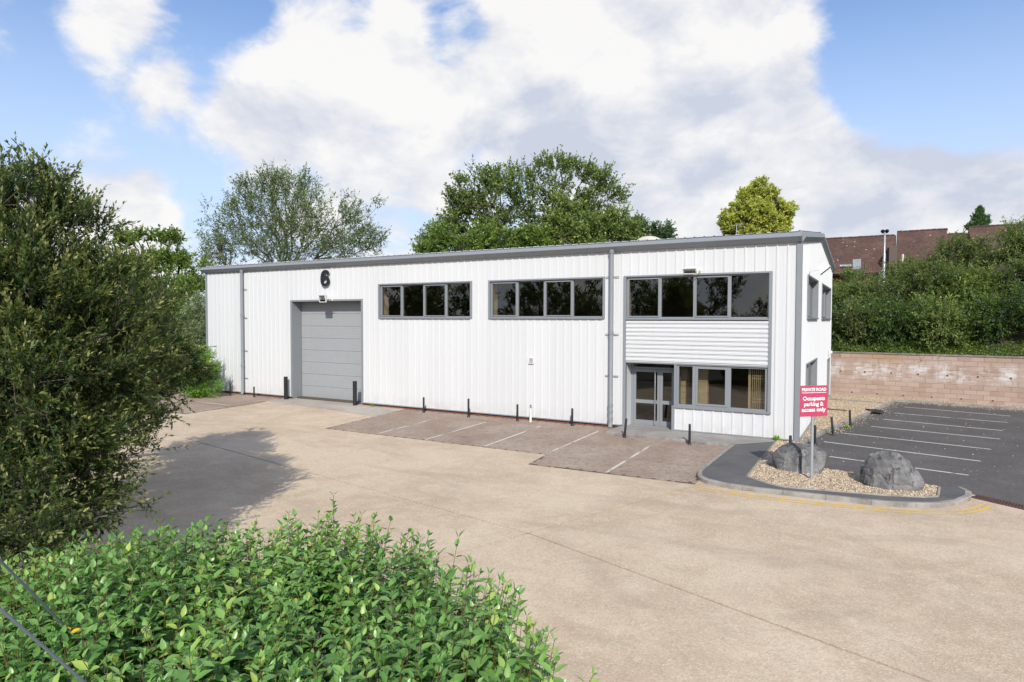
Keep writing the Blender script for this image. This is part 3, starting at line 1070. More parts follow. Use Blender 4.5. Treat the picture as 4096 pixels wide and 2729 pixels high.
# verge trim up and down the gable
vp = [(-.02, .34), (.135, .30), (.16, .14), (.16, .12), (.07, -.04), (-.02, -.04)]
for (ya, za, yb, zb_) in ((-.10, 6.60 - .011, WD / 2, RZ + .0), (WD / 2, RZ, WD + .12, 6.60 - .013)):
    vs = []
    for (y, z) in ((ya, za), (yb, zb_)):
        vs += [(xx, y, z + zz * .92) for xx, zz in vp]
    n = len(vp)
    fs = [(i, (i + 1) % n, n + (i + 1) % n, n + i) for i in range(n)] + [tuple(range(n)), tuple(range(n, 2 * n))]
    wb(MB().add(vs, fs), 'verge_trim', TR)
# roof: two ribbed slopes
for side in (0, 1):
    pr = profile_pts(LX - .1, -.02)
    vs = []
    for a, q in pr:
        for y, z in (((-.16, 6.885) if side == 0 else (WD + .16, 6.885)), (WD / 2, RZ + .30)):
            vs.append((a, y, z + q * 1.1))
    n = len(pr)
    wb(MB().add(vs, [(2 * i, 2 * i + 2, 2 * i + 3, 2 * i + 1) for i in range(n - 1)]), 'roof', MAT['roof_sheet'])
wb(MB().extrude_x([(WD / 2 - .2, RZ + .315), (WD / 2, RZ + .36), (WD / 2 + .2, RZ + .315)], LX - .1, .0), 'ridge_cap', TR)
wb(MB().box(LX - .15, LX + .03, -.1, WD / 2, 6.58, 6.75), 'verge_trim', TR)


def downpipe(x, joints, zbot, bracket):
    dpm = MB()
    pts_ = [(x, -.16, 6.62), (x, -.16, zbot + .14), (x, -.20, zbot + .05), (x, -.27, zbot)]
    dpm.tube(pts_, .082, 14)
    o = wb(dpm, 'downpipe', TR, smooth=.7)
    for z in joints:
        wb(MB().tube([(x, -.16, z - .06), (x, -.16, z + .06)], .096, 14), 'collar', TR, o, smooth=.7)
    for z in bracket:
        wb(MB().box(x - .26, x + .26, -.075, -.05, z - .012, z + .012).box(x - .02, x + .02, -.1, -.07, z - .02, z + .02), 'bracket', TR, o)
    wb(MB().tube([(x, -.16, 6.56), (x, -.16, 6.48)], [.11, .095], 14), 'outlet', TR, o, smooth=.7)
    return o


downpipe(-27.06, (4.25, 1.55), .03, (5.6, 4.1, 2.35, .9))
downpipe(-6.39, (3.55, .85, .62, .33), .01, (5.63, 3.5, 1.95))


# windows: pressed surround, frame, mullions, casements, panes, cream inner lining
def window(x0, x1, z0, z1, n=4, axis='front', rec=.10, casement=(0, 2), sur=.085, lining=True, name='window'):
    def bx(mb, a0, a1, d0, d1, za, zb_):       # d = depth into the wall
        if axis == 'front':
            mb.box(a0, a1, d0, d1, za, zb_)
        else:
            mb.box(-d1, -d0, a0, a1, za, zb_)
        return mb
    s_ = MB()
    bx(s_, x0, x0 + sur, -.05, rec, z0, z1)
    bx(s_, x1 - sur, x1, -.05, rec, z0, z1)
    bx(s_, x0 + sur, x1 - sur, -.05, rec, z1 - .055, z1)
    bx(s_, x0 + sur, x1 - sur, -.085, rec, z0, z0 + .05)
    win = wb(s_, name, TR)
    a0, a1, b0, b1 = x0 + sur, x1 - sur, z0 + .05, z1 - .055
    FR = MAT['grey_frame']
    fr_ = MB()
    fw_ = .05
    bx(fr_, a0, a0 + fw_, rec - .06, rec + .03, b0, b1)
    bx(fr_, a1 - fw_, a1, rec - .06, rec + .03, b0, b1)
    bx(fr_, a0 + fw_, a1 - fw_, rec - .06, rec + .03, b0, b0 + fw_)
    bx(fr_, a0 + fw_, a1 - fw_, rec - .06, rec + .03, b1 - fw_, b1)
    wb(fr_, 'frame', FR, win)
    pw = (a1 - a0 - 2 * fw_) / n
    for k in range(n):
        c0, c1 = a0 + fw_ + k * pw, a0 + fw_ + (k + 1) * pw
        if k:
            mm = MB()
            bx(mm, c0 - .035, c0 + .035, rec - .062, rec + .028, b0 + fw_, b1 - fw_)
            wb(mm, 'mullion', FR, win)
        i0, i1 = c0 + (.035 if k else 0), c1 - (.035 if k < n - 1 else 0)
        j0, j1 = b0 + fw_, b1 - fw_
        if k in casement:
            cm = MB()
            q = .038
            bx(cm, i0, i0 + q, rec - .085, rec + .02, j0, j1)
            bx(cm, i1 - q, i1, rec - .085, rec + .02, j0, j1)
            bx(cm, i0 + q, i1 - q, rec - .085, rec + .02, j0, j0 + q)
            bx(cm, i0 + q, i1 - q, rec - .085, rec + .02, j1 - q, j1)
            wb(cm, 'casement', FR, win)
            i0 += q; i1 -= q; j0 += q; j1 -= q
        pm = MB()
        bx(pm, i0 - .004, i1 + .004, rec - .012, rec - .004, j0 - .004, j1 + .004)
        wb(pm, 'pane', MAT['glass'], win)
    if lining:
        l_ = MB()
        bx(l_, x0 - .02, x0 + .06, rec + .05, .62, z0, z1)
        bx(l_, x1 - .06, x1 + .02, rec + .05, .62, z0, z1)
        bx(l_, x0 + .06, x1 - .06, rec + .05, .62, z0 - .05, z0 + .03)
        bx(l_, x0 + .06, x1 - .06, rec + .05, .62, z1 - .03, z1 + .05)
        wb(l_, 'lining', MAT['cream_paint'], win)
    return win


window(-17.77, -12.64, 4.07, 5.65)
window(-11.83, -6.69, 4.07, 5.65)
window(-5.96, -.83, 4.04, 5.65, sur=.10)
window(2.2, 6.4, 4.07, 5.65, n=2, axis='gable', rec=.17, casement=(0,))
window(8.45, 14.0, 4.07, 5.65, n=3, axis='gable', rec=.17, casement=(1,))
window(2.1, 6.45, .95, 2.5, n=2, axis='gable', rec=.17, casement=(0,))

# gable side door
sd = wb(MB().box(-.16, .05, 12.45, 12.53, .1, 2.12).box(-.16, .05, 13.92, 14.0, .1, 2.12).box(-.16, .05, 12.53, 13.92, 2.05, 2.12), 'side_door', TR)
wb(MB().box(-.15, -.11, 12.53, 13.92, .1, 2.05), 'leaf', MAT['grey_door'], sd)
wb(MB().tube([(-.10, 12.7, 1.05), (-.05, 12.7, 1.05), (-.05, 12.82, 1.05)], .012, 6), 'handle', MAT['galvanised'], sd)

# entrance bay: trims, horizontal spandrel planks, window strip, recessed door
ent = wb(MB().box(-5.96, -5.86, -.05, .10, ZB - .04, 4.04).box(-.93, -.83, -.05, .10, .92, 4.04), 'entrance_surround', TR)
npl = 10
ph = (4.02 - 2.50) / npl
for k in range(npl):
    z0 = 2.50 + k * ph
    pf = [(.05, z0), (-.012, z0 + .004), (-.012, z0 + .028), (-.042, z0 + .052), (-.042, z0 + ph - .030), (-.012, z0 + ph - .006), (.05, z0 + ph - .002)]
    wb(MB().extrude_x(pf, -5.858, -.932), 'cladding_plank', MAT['white_cladding'], ent)
wb(MB().box(-5.86, -.93, -.03, .10, 2.455, 2.50), 'head_trim', TR, ent)
wb(MB().box(-4.13, -.83, -.075, .12, .925, .985), 'sill', TR, ent)
wb(MB().box(-4.13, -4.03, -.055, .62, ZB - .04, .925).box(-4.06, -3.985, -.03, .62, .985, 2.455), 'door_post', TR, ent)
FRM = MAT['grey_frame']
# lower window strip
ws = wb(MB().box(-3.985, -.93, .02, .11, 2.40, 2.455).box(-3.985, -.93, .02, .11, .985, 1.05).box(-3.985, -3.90, .02, .11, 1.05, 2.40).box(-1.02, -.93, .02, .11, 1.05, 2.40), 'lower_window', FRM)
for xm in (-3.36, -2.18):
    wb(MB().box(xm - .06, xm + .06, .018, .112, 1.05, 2.40), 'mullion', FRM, ws)
wb(MB().box(-3.30, -3.235, .0, .10, 1.05, 2.40).box(-2.305, -2.24, .0, .10, 1.05, 2.40).box(-3.235, -2.305, .0, .10, 1.05, 1.115).box(-3.235, -2.305, .0, .10, 2.335, 2.40), 'casement', FRM, ws)
for a, b, z0, z1 in ((-3.90, -3.42, 1.05, 2.40), (-3.235, -2.305, 1.115, 2.335), (-2.12, -1.02, 1.05, 2.40)):
    wb(MB().box(a - .003, b + .003, .06, .068, z0 - .003, z1 + .003), 'pane', MAT['glass'], ws)
# recess sides and soffit
wb(MB().box(-5.90, -5.86, .10, .62, .1, 2.455), 'reveal', MAT['white_cladding'], ent)
wb(MB().box(-5.86, -4.06, .10, .66, 2.47, 2.50), 'soffit', MAT['dark_interior'], ent)
# the door itself
DY = .56
dr = wb(MB().box(-5.86, -5.76, DY, DY + .09, .1, 2.46).box(-4.20, -4.06, DY, DY + .09, .1, 2.46).box(-5.76, -4.20, DY, DY + .09, 2.21, 2.28).box(-5.76, -4.20, DY, DY + .09, 2.42, 2.46), 'entrance_door', FRM)
wb(MB().box(-5.757, -4.203, DY + .04, DY + .048, 2.283, 2.417), 'top_light', MAT['glass'], dr)
for (a, b, hs) in ((-5.75, -4.745, 1), (-4.735, -4.21, -1)):
    lf = wb(MB().box(a, a + .095, DY - .012, DY + .05, .115, 2.20).box(b - .095, b, DY - .012, DY + .05, .115, 2.20).box(a + .095, b - .095, DY - .012, DY + .05, .115, .30)
            .box(a + .095, b - .095, DY - .012, DY + .05, .93, 1.06).box(a + .095, b - .095, DY - .012, DY + .05, 2.10, 2.20), 'leaf', FRM, dr)
    wb(MB().box(a + .092, b - .092, DY + .012, DY + .02, .297, .933).box(a + .092, b - .092, DY + .012, DY + .02, 1.057, 2.103), 'pane', MAT['glass'], dr)
wb(MB().tube([(-4.90, DY - .09, .16), (-4.90, DY - .09, 2.16)], .022, 10).tube([(-4.90, DY - .09, .4), (-4.90, DY, .4)], .012, 6).tube([(-4.90, DY - .09, 1.9), (-4.90, DY, 1.9)], .012, 6), 'pull_handle', MAT['galvanised'], dr, smooth=.7)
wb(MB().box(-5.85, -4.06, DY - .06, DY + .1, .098, .112), 'threshold', MAT['galvanised'], dr)
# inside: cream block piers, concertina security grille, floors and partitions
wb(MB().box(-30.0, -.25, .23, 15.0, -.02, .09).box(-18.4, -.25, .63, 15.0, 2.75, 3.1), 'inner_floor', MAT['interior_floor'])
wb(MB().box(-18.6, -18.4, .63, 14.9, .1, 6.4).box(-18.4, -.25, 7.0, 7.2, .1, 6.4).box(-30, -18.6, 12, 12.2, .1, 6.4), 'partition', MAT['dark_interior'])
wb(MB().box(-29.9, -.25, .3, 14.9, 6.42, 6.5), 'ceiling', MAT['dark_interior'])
pier = wb(MB(), 'pier', MAT['cream_paint']) if False else None
for (a, b, y0, y1) in ((-3.52, -3.02, .55, .75), (-4.02, -3.80, .75, 1.1), (-.78, -.4, .3, .7)):
    for k in range(12):
        wb(MB().box(a, b, y0, y1, .095 + k * .218, .095 + k * .218 + .209), 'pier_block', MAT['cream_paint'])
grl = wb(MB().box(-1.60, -1.52, .30, .34, .95, 2.42).box(-1.52, -.95, .31, .33, 2.40, 2.43), 'security_grille', MAT['cream_steel'])
for k in range(9):
    xk = -1.47 + k * .062
    wb(MB().box(xk - .012, xk + .012, .308, .330, .95, 2.40), 'bar', MAT['cream_steel'], grl)
for zc in (1.25, 1.35, 2.05, 2.15):
    for k in range(8):
        xk = -1.47 + k * .062
        for sgn in (-1, 1):
            wb(MB().add([(xk, .302, zc - sgn * .04), (xk + .062, .302, zc + sgn * .04), (xk + .062, .302, zc + sgn * .04 + .016), (xk, .302, zc - sgn * .04 + .016)], [(0, 1, 2, 3)]), 'lattice', MAT['cream_steel'], grl)

# loading door
rv = .56
ld = wb(MB().box(-23.53, -23.42, -.052, .0, ZB - .05, 4.98).box(-18.81, -18.70, -.052, .0, ZB - .05, 4.98).box(-23.42, -18.81, -.052, .0, 4.90, 4.98), 'loading_door', TR)
wb(MB().box(-23.47, -23.42, .0, rv + .1, .0, 4.94).box(-18.81, -18.76, .0, rv + .1, .0, 4.94).box(-23.42, -18.81, .0, rv + .1, 4.90, 4.94), 'reveal', MAT['grey_trim'], ld)
ns = 8
shh = 4.86 / ns
for k in range(ns):
    z0 = .04 + k * shh
    pf = []
    nr = 5
    for r in range(nr):
        za, zb_ = z0 + .006 + (shh - .012) * r / nr, z0 + .006 + (shh - .012) * (r + 1) / nr
        pf += [(rv + .004, za), (rv, za + .008), (rv, zb_ - .008)]
    pf += [(rv + .006, z0 + shh - .004), (rv + .05, z0 + shh - .001), (rv + .05, z0 + .001)]
    wb(MB().extrude_x(pf, -23.40, -18.83), 'door_section', MAT['grey_door'], ld)
wb(MB().box(-23.40, -18.83, rv - .005, rv + .05, .007, .04), 'bottom_seal', MAT['rubber'], ld)

# wall vent
vt = wb(MB().box(-9.92, -9.68, -.075, .0, 2.28, 2.31).box(-9.92, -9.68, -.075, .0, 2.49, 2.52).box(-9.92, -9.89, -.075, .0, 2.31, 2.49).box(-9.71, -9.68, -.075, .0, 2.31, 2.49), 'vent_grille', MAT['white_plastic'])
wb(MB().box(-9.89, -9.71, -.036, -.034, 2.31, 2.49), 'backing', MAT['dark_interior'], vt)
for k in range(5):
    zz = 2.325 + k * .036
    wb(MB().add([(-9.89, -.072, zz), (-9.71, -.072, zz), (-9.71, -.040, zz + .018), (-9.89, -.040, zz + .018)], [(0, 1, 2, 3)]), 'slat', MAT['white_plastic'], vt)

# the black number 6, a thick cut-out on stand-offs
def ribbon(pts_, wds, y0, y1):
    """thick flat stroke in the x-z plane"""
    mb = MB()
    P = [Vector((x, 0, z)) for x, z in pts_]
    n = len(P)
    vs = []
    for i, p in enumerate(P):
        d = (P[min(i + 1, n - 1)] - P[max(i - 1, 0)]).normalized()
        nr = Vector((-d.z, 0, d.x))
        for y in (y0, y1):
            for sg_ in (1, -1):
                q = p + nr * wds[i] / 2 * sg_
                vs.append((q.x, y, q.z))
    fs = []
    for i in range(n - 1):
        a_, b_ = i * 4, i * 4 + 4
        fs += [(a_, a_ + 1, b_ + 1, b_), (a_ + 2, b_ + 2, b_ + 3, a_ + 3), (a_, b_, b_ + 2, a_ + 2), (a_ + 1, a_ + 3, b_ + 3, b_ + 1)]
    if (P[0] - P[-1]).length > 1e-4:
        fs += [(0, 2, 3, 1), ((n - 1) * 4, (n - 1) * 4 + 1, (n - 1) * 4 + 3, (n - 1) * 4 + 2)]
    return mb.add(vs, fs)


def spline(ctrl, k=8):
    out = []
    c = [ctrl[0]] + list(ctrl) + [ctrl[-1]]
    for i in range(1, len(c) - 2):
        for j in range(k):
            t_ = j / k
            q = []
            for a_ in range(2):
                p0, p1, p2, p3 = (c[i + m_][a_] for m_ in (-1, 0, 1, 2))
                q.append(.5 * (2 * p1 + (p2 - p0) * t_ + (2 * p0 - 5 * p1 + 4 * p2 - p3) * t_ ** 2 + (3 * p1 - p0 - 3 * p2 + p3) * t_ ** 3))
            out.append(tuple(q))
    out.append(ctrl[-1])
    return out


ring = [(.205 * math.cos(a_), .262 + .195 * math.sin(a_)) for a_ in [2 * math.pi * k / 36 for k in range(37)]]
six = ribbon(ring, [.132 + .012 * abs(math.cos(2 * math.pi * k / 36)) for k in range(37)], -.032, .032)
st6 = spline([(-.203, .255), (-.212, .40), (-.180, .56), (-.10, .685), (.03, .728), (.145, .69), (.215, .585)])
six2 = ribbon(st6, [.134] * len(st6), -.035, .029)
six.add(six2.v, six2.f)
six.xf(Matrix.Translation((-21.03, -.12, 5.61)))
o6 = wb(six, 'number_six', MAT['black_paint'])
wb(MB().tube([(-21.2, -.10, 5.75), (-21.2, -.03, 5.75)], .012, 6).tube([(-20.86, -.10, 5.75), (-20.86, -.03, 5.75)], .012, 6), 'stand_off', MAT['galvanised'], o6)

# roof cowl and aerial stand on the roof
cw = empty('roof_cowl', (-7.93, 9.0, 7.5))
tag(cw, 'cream domed ventilation cowl on the warehouse roof', 'roof vent')
MB().tube([(0, 0, 0), (0, 0, .5)], [.50, .50], 16).build('base', MAT['cowl'], cw, smooth=.7)
MB().tube([(0, 0, .46), (0, 0, .50), (0, 0, .56), (0, 0, .64), (0, 0, .70), (0, 0, .735), (0, 0, .745)], [.60, .64, .60, .48, .33, .15, .02], 18).build('dome', MAT['cowl'], cw, smooth=.6)
MB().tube([(0, 0, .44), (0, 0, .47)], [.66, .66], 16).build('rim', MAT['cowl'], cw)
ae = empty('roof_aerial', (-4.08, 11.0, 7.3))
tag(ae, 'thin pale aerial mast on the warehouse roof before the golden tree', 'aerial')
MB().tube([(0, 0, 0), (0, 0, 1.5)], .018, 6).build('mast', MAT['galvanised'], ae)
MB().tube([(-.3, 0, 1.45), (.3, 0, 1.5)], .01, 5).tube([(-.2, -.18, 1.465), (-.2, .18, 1.465)], .007, 4).tube([(0, -.15, 1.48), (0, .15, 1.48)], .007, 4).tube([(.2, -.12, 1.495), (.2, .12, 1.495)], .007, 4).build('antenna', MAT['galvanised'], ae)


# floodlights
def floodlight(loc, rz, wdt, hgt, dep, tilt, arm, label, colr='white_plastic'):
    root = empty('wall_floodlight', loc, rz)
    tag(root, label, 'floodlight', 'floodlights on the warehouse walls')
    T = Matrix.Translation((0, -arm, 0)) @ Matrix.Rotation(tilt, 4, 'X')
    w2, h2 = wdt / 2, hgt / 2
    # tapered housing, open front with a rim
    hm = MB().add([(-w2, 0, -h2), (w2, 0, -h2), (w2, 0, h2), (-w2, 0, h2), (-w2 * .55, dep, -h2 * .5), (w2 * .55, dep, -h2 * .5), (w2 * .55, dep, h2 * .6), (-w2 * .55, dep, h2 * .6)],
                  [(0, 1, 5, 4), (1, 2, 6, 5), (2, 3, 7, 6), (3, 0, 4, 7), (4, 5, 6, 7)]).xf(T)
    hm.build('housing', MAT[colr], root)
    rim = MB()
    for (a, b, c, d) in ((-w2 - .015, w2 + .015, -h2 - .015, -h2 + .02), (-w2 - .015, w2 + .015, h2 - .02, h2 + .015), (-w2 - .015, -w2 + .02, -h2 + .02, h2 - .02), (w2 - .02, w2 + .015, -h2 + .02, h2 - .02)):
        rim.box(a, b, -.03, .01, c, d)
    rim.xf(T).build('rim', MAT[colr], root)
    MB().box(-w2 + .02, w2 - .02, -.012, -.006, -h2 + .02, h2 - .02).xf(T).build('lens', MAT['lamp_glass'], root)
    MB().box(-w2 + .022, w2 - .022, .022, .03, -h2 + .022, h2 - .022).xf(T).build('reflector', MAT['lamp_reflector'], root)
    MB().box(-w2 + .022, w2 - .022, -.004, .018, -h2 + .022, -h2 + hgt * .3).xf(T).build('lamp_cover', MAT['black_paint'], root)
    e = T @ Vector((w2 * .9, dep * .4, -h2 * .2))
    MB().tube([tuple(e), (w2 + .07, e.y, e.z), (w2 + .07, -.05, e.z - .03), (w2 + .07, -.03, e.z - .03)], .016, 6).box(w2 + .02, w2 + .12, -.06, -.03, e.z - .09, e.z + .03).build('bracket', MAT[colr], root)
    return root


floodlight((-20.92, 0, 5.02), 0, .42, .34, .22, math.radians(14), .40, 'boxy floodlight right above the grey loading door')
floodlight((-3.45, 0, 5.72), 0, .44, .22, .16, math.radians(38), .40, 'wide floodlight above the upper window over the entrance')
floodlight((.0, 2.5, 5.80), math.pi / 2, .46, .40, .22, math.radians(50), .55, 'floodlight sticking out from the gable end wall')
bl_ = empty('bulkhead_light', (.05, 13.28, 2.42))
tag(bl_, 'small white bulkhead lamp above the gable side door', 'lamp')
MB().box(-.02, .06, -.10, .10, -.10, .10).build('base', MAT['white_plastic'], bl_)
MB().tube([(.06, 0, 0), (.12, 0, 0), (.15, 0, 0)], [.09, .085, .03], 12).build('diffuser', MAT['sign_white'], bl_, smooth=True)

# ================================================================== retaining wall and bank
WA = Vector((-4.0, 16.30, 0)); WB_ = Vector((14.0, 14.18, 0))
wdir = (WB_ - WA).normalized()
wlen = (WB_ - WA).length
rwall = empty('retaining_wall', tuple(WA), math.atan2(wdir.y, wdir.x))
tag(rwall, 'pink concrete block retaining wall with weep holes below the planted bank', 'wall')
MB().box(0, wlen, .012, .25, -.05, 2.30).build('mortar', MAT['wall_mortar'], rwall)
BW, BH = .52, .229
blocks = []
for c in range(10):
    x = -((c % 2) * BW / 2) + (3.12 if c % 2 == 0 else 3.12)
    while x < wlen - .6:
        blocks.append((x, c))
        x += BW
b_me = MB().box(.004, BW - .004, 0, .05, .004, BH - .004)
bm_o = b_me.build('wall_block', MAT['wall_block'])
bmod = bmesh.new(); bmod.from_mesh(bm_o.data)
bmesh.ops.bevel(bmod, geom=[e for e in bmod.edges if all(abs(v.co.y) < .01 for v in e.verts)], offset=.006, segments=1, affect='EDGES')
bmod.to_mesh(bm_o.data); bmod.free()
blk_me = bm_o.data
bpy.data.objects.remove(bm_o)
blocks.sort(key=lambda b: abs(b[0] - 8))
for (x, c) in blocks[:300]:
    inst('wall_block', blk_me, (x, random.uniform(-.006, .004), c * BH), rwall)
k = MB()
for (x, c) in blocks[300:]:
    k.box(x + .004, x + BW - .004, 0, .05, c * BH + .004, (c + 1) * BH - .004)
k.box(0, 3.0, 0, .05, 0, 10 * BH)
tag(k.build('wall_blocks', MAT['wall_block'], rwall), kind='stuff')
cop = MB().bbox(-.44, .44, -.035, .30, 0, .075, .01).build('coping_stone', MAT['coping'])
cop_me = cop.data
bpy.data.objects.remove(cop)
for kx in range(int(wlen / .89)):
    inst('coping_stone', cop_me, (.45 + kx * .89, 0, 10 * BH + .006), rwall, rot=(random.uniform(-.008, .008), 0, random.uniform(-.006, .006)))
wp = MB().tube([(0, -.012, 0), (0, .03, 0)], .062, 12).build('weep_pipe', MAT['white_plastic'])
wp_me = wp.data; bpy.data.objects.remove(wp)
wh_ = MB().tube([(0, -.016, 0), (0, -.010, 0)], .054, 12).build('weep_hole', MAT['dark_interior'])
wh_me = wh_.data; bpy.data.objects.remove(wh_)
MAT['dark_hole'] = MAT['dark_interior']
for (x, z) in [(x, 1.34) for x in (.47, 1.62, 2.82, 4.0, 5.22, 6.44, 7.7, 8.95, 10.2)] + [(x, .24) for x in (1.04, 2.21, 3.39, 4.59, 5.81, 7.04, 8.3, 9.5)]:
    s_ = (x * .988 - WA.x) / wdir.x
    pp = inst('weep_pipe', wp_me, (s_, 0, z), rwall)
    inst('weep_hole', wh_me, (0, 0, 0), pp)
# earth bank behind the wall
bx_, by_ = np.meshgrid(np.linspace(-12, 40, 40), np.linspace(0, 30, 24))
wy = WA.y + (bx_ - WA.x) * wdir.y / wdir.x
bz = 2.22 + np.clip(by_ - .4, 0, 7.5) * (.36 + .05 * np.clip(bx_, 0, 9)) + np.clip(by_ - 7.9, 0, 30) * .03
verts = np.stack([bx_, wy + .2 + by_, bz], -1).reshape(-1, 3)
nx_ = 40
q = np.array([[j * nx_ + i, j * nx_ + i + 1, (j + 1) * nx_ + i + 1, (j + 1) * nx_ + i] for j in range(23) for i in range(nx_ - 1)])
bank = np_mesh('bank', verts, q, MAT['earth'], smooth=True)
tag(bank, kind='structure')


def bank_z(x, y):
    wy0 = WA.y + (x - WA.x) * wdir.y / wdir.x
    b = y - wy0 - .2
    return 2.22 + min(max(b - .4, 0), 7.5) * (.36 + .05 * min(max(x, 0), 9)) + max(b - 7.9, 0) * .03


# ================================================================== vegetation
def unit(a):
    return a / np.maximum(np.linalg.norm(a, axis=-1, keepdims=True), 1e-9)


def leaf_quads(P, D, L, Wd, rng, tint, fold=.18, upn=None):
    """kite leaves: P base, D direction (n,3)"""
    n = len(P)
    upr = (np.array([0, 0, 1.0]) if upn is None else upn) + rng.normal(0, .55, (n, 3))
    S = unit(np.cross(D, upr))
    Nn = unit(np.cross(S, D))
    L = np.broadcast_to(np.asarray(L), (n,))[:, None]
    Wd = np.broadcast_to(np.asarray(Wd), (n,))[:, None]
    m_ = P + D * L * .48 + Nn * Wd * fold
    V = np.stack([P, m_ + S * Wd * .5, P + D * L, m_ - S * Wd * .5], 1).reshape(-1, 3)
    Q = np.arange(n * 4).reshape(n, 4)
    return V, Q, np.repeat(tint, 4)


def skeleton(attr, base, top, rng, along=.35, max_seg=1.2):
    """grow branches to every attractor point; returns nodes, parents, weights"""
    base = np.array(base, float); top = np.array(top, float)
    nodes = [base]; par = [-1]; path = [0.0]
    nt = 5
    for i in range(1, nt + 1):
        f = i / nt
        nodes.append(base + (top - base) * f + rng.normal(0, .02, 3) * np.linalg.norm(top - base)); par.append(len(nodes) - 2)
        path.append(path[-1] + np.linalg.norm(nodes[-1] - nodes[-2]))
    order = np.argsort(np.linalg.norm(attr - top, axis=1))
    arr = np.zeros((len(attr) * 6 + 60, 3)); pl = np.full(len(arr), 1e9)
    arr[:len(nodes)] = nodes; pl[:len(nodes)] = path
    n = len(nodes)
    ends = np.zeros(len(attr), int)
    for oi_ in order:
        p = attr[oi_]
        cost = np.linalg.norm(arr[1:n] - p, axis=1) + along * pl[1:n]
        j = int(np.argmin(cost)) + 1
        d = p - arr[j]; ln = np.linalg.norm(d)
        ms = max(1, min(5, int(ln / max_seg) + 1))
        prev = j
        for s in range(1, ms + 1):
            f = s / ms
            q = arr[j] + d * f
            if s < ms:
                q = q + rng.normal(0, .07, 3) * ln + np.array([0, 0, .10 * ln * math.sin(math.pi * f)]) * .4
            arr[n] = q; pl[n] = pl[prev] + np.linalg.norm(q - arr[prev]); par.append(prev)
            prev = n; n += 1
        ends[oi_] = prev
    par = np.array(par)
    wgt = np.zeros(n); wgt[ends] += 1
    for i in range(n - 1, 0, -1):
        wgt[par[i]] += wgt[i]
    return arr[:n], par, wgt, ends


def tubes_np(A, B, ra, rb, ns=5):
    """many straight tapered tubes"""
    n = len(A)
    D = unit(B - A)
    ref = np.where(np.abs(D[:, 2:3]) < .9, np.array([[0, 0, 1.0]]), np.array([[1.0, 0, 0]]))
    S = unit(np.cross(D, ref)); T = np.cross(D, S)
    th = np.arange(ns) * 2 * math.pi / ns
    ring = S[:, None] * np.cos(th)[None, :, None] + T[:, None] * np.sin(th)[None, :, None]
    V = np.concatenate([A[:, None] + ring * ra[:, None, None], B[:, None] + ring * rb[:, None, None]], 1)
    i = np.arange(ns); j = (i + 1) % ns
    q = np.stack([i, j, j + ns, i + ns], 1)
    Q = (q[None] + (np.arange(n) * 2 * ns)[:, None, None]).reshape(-1, 4)
    return V.reshape(-1, 3), Q


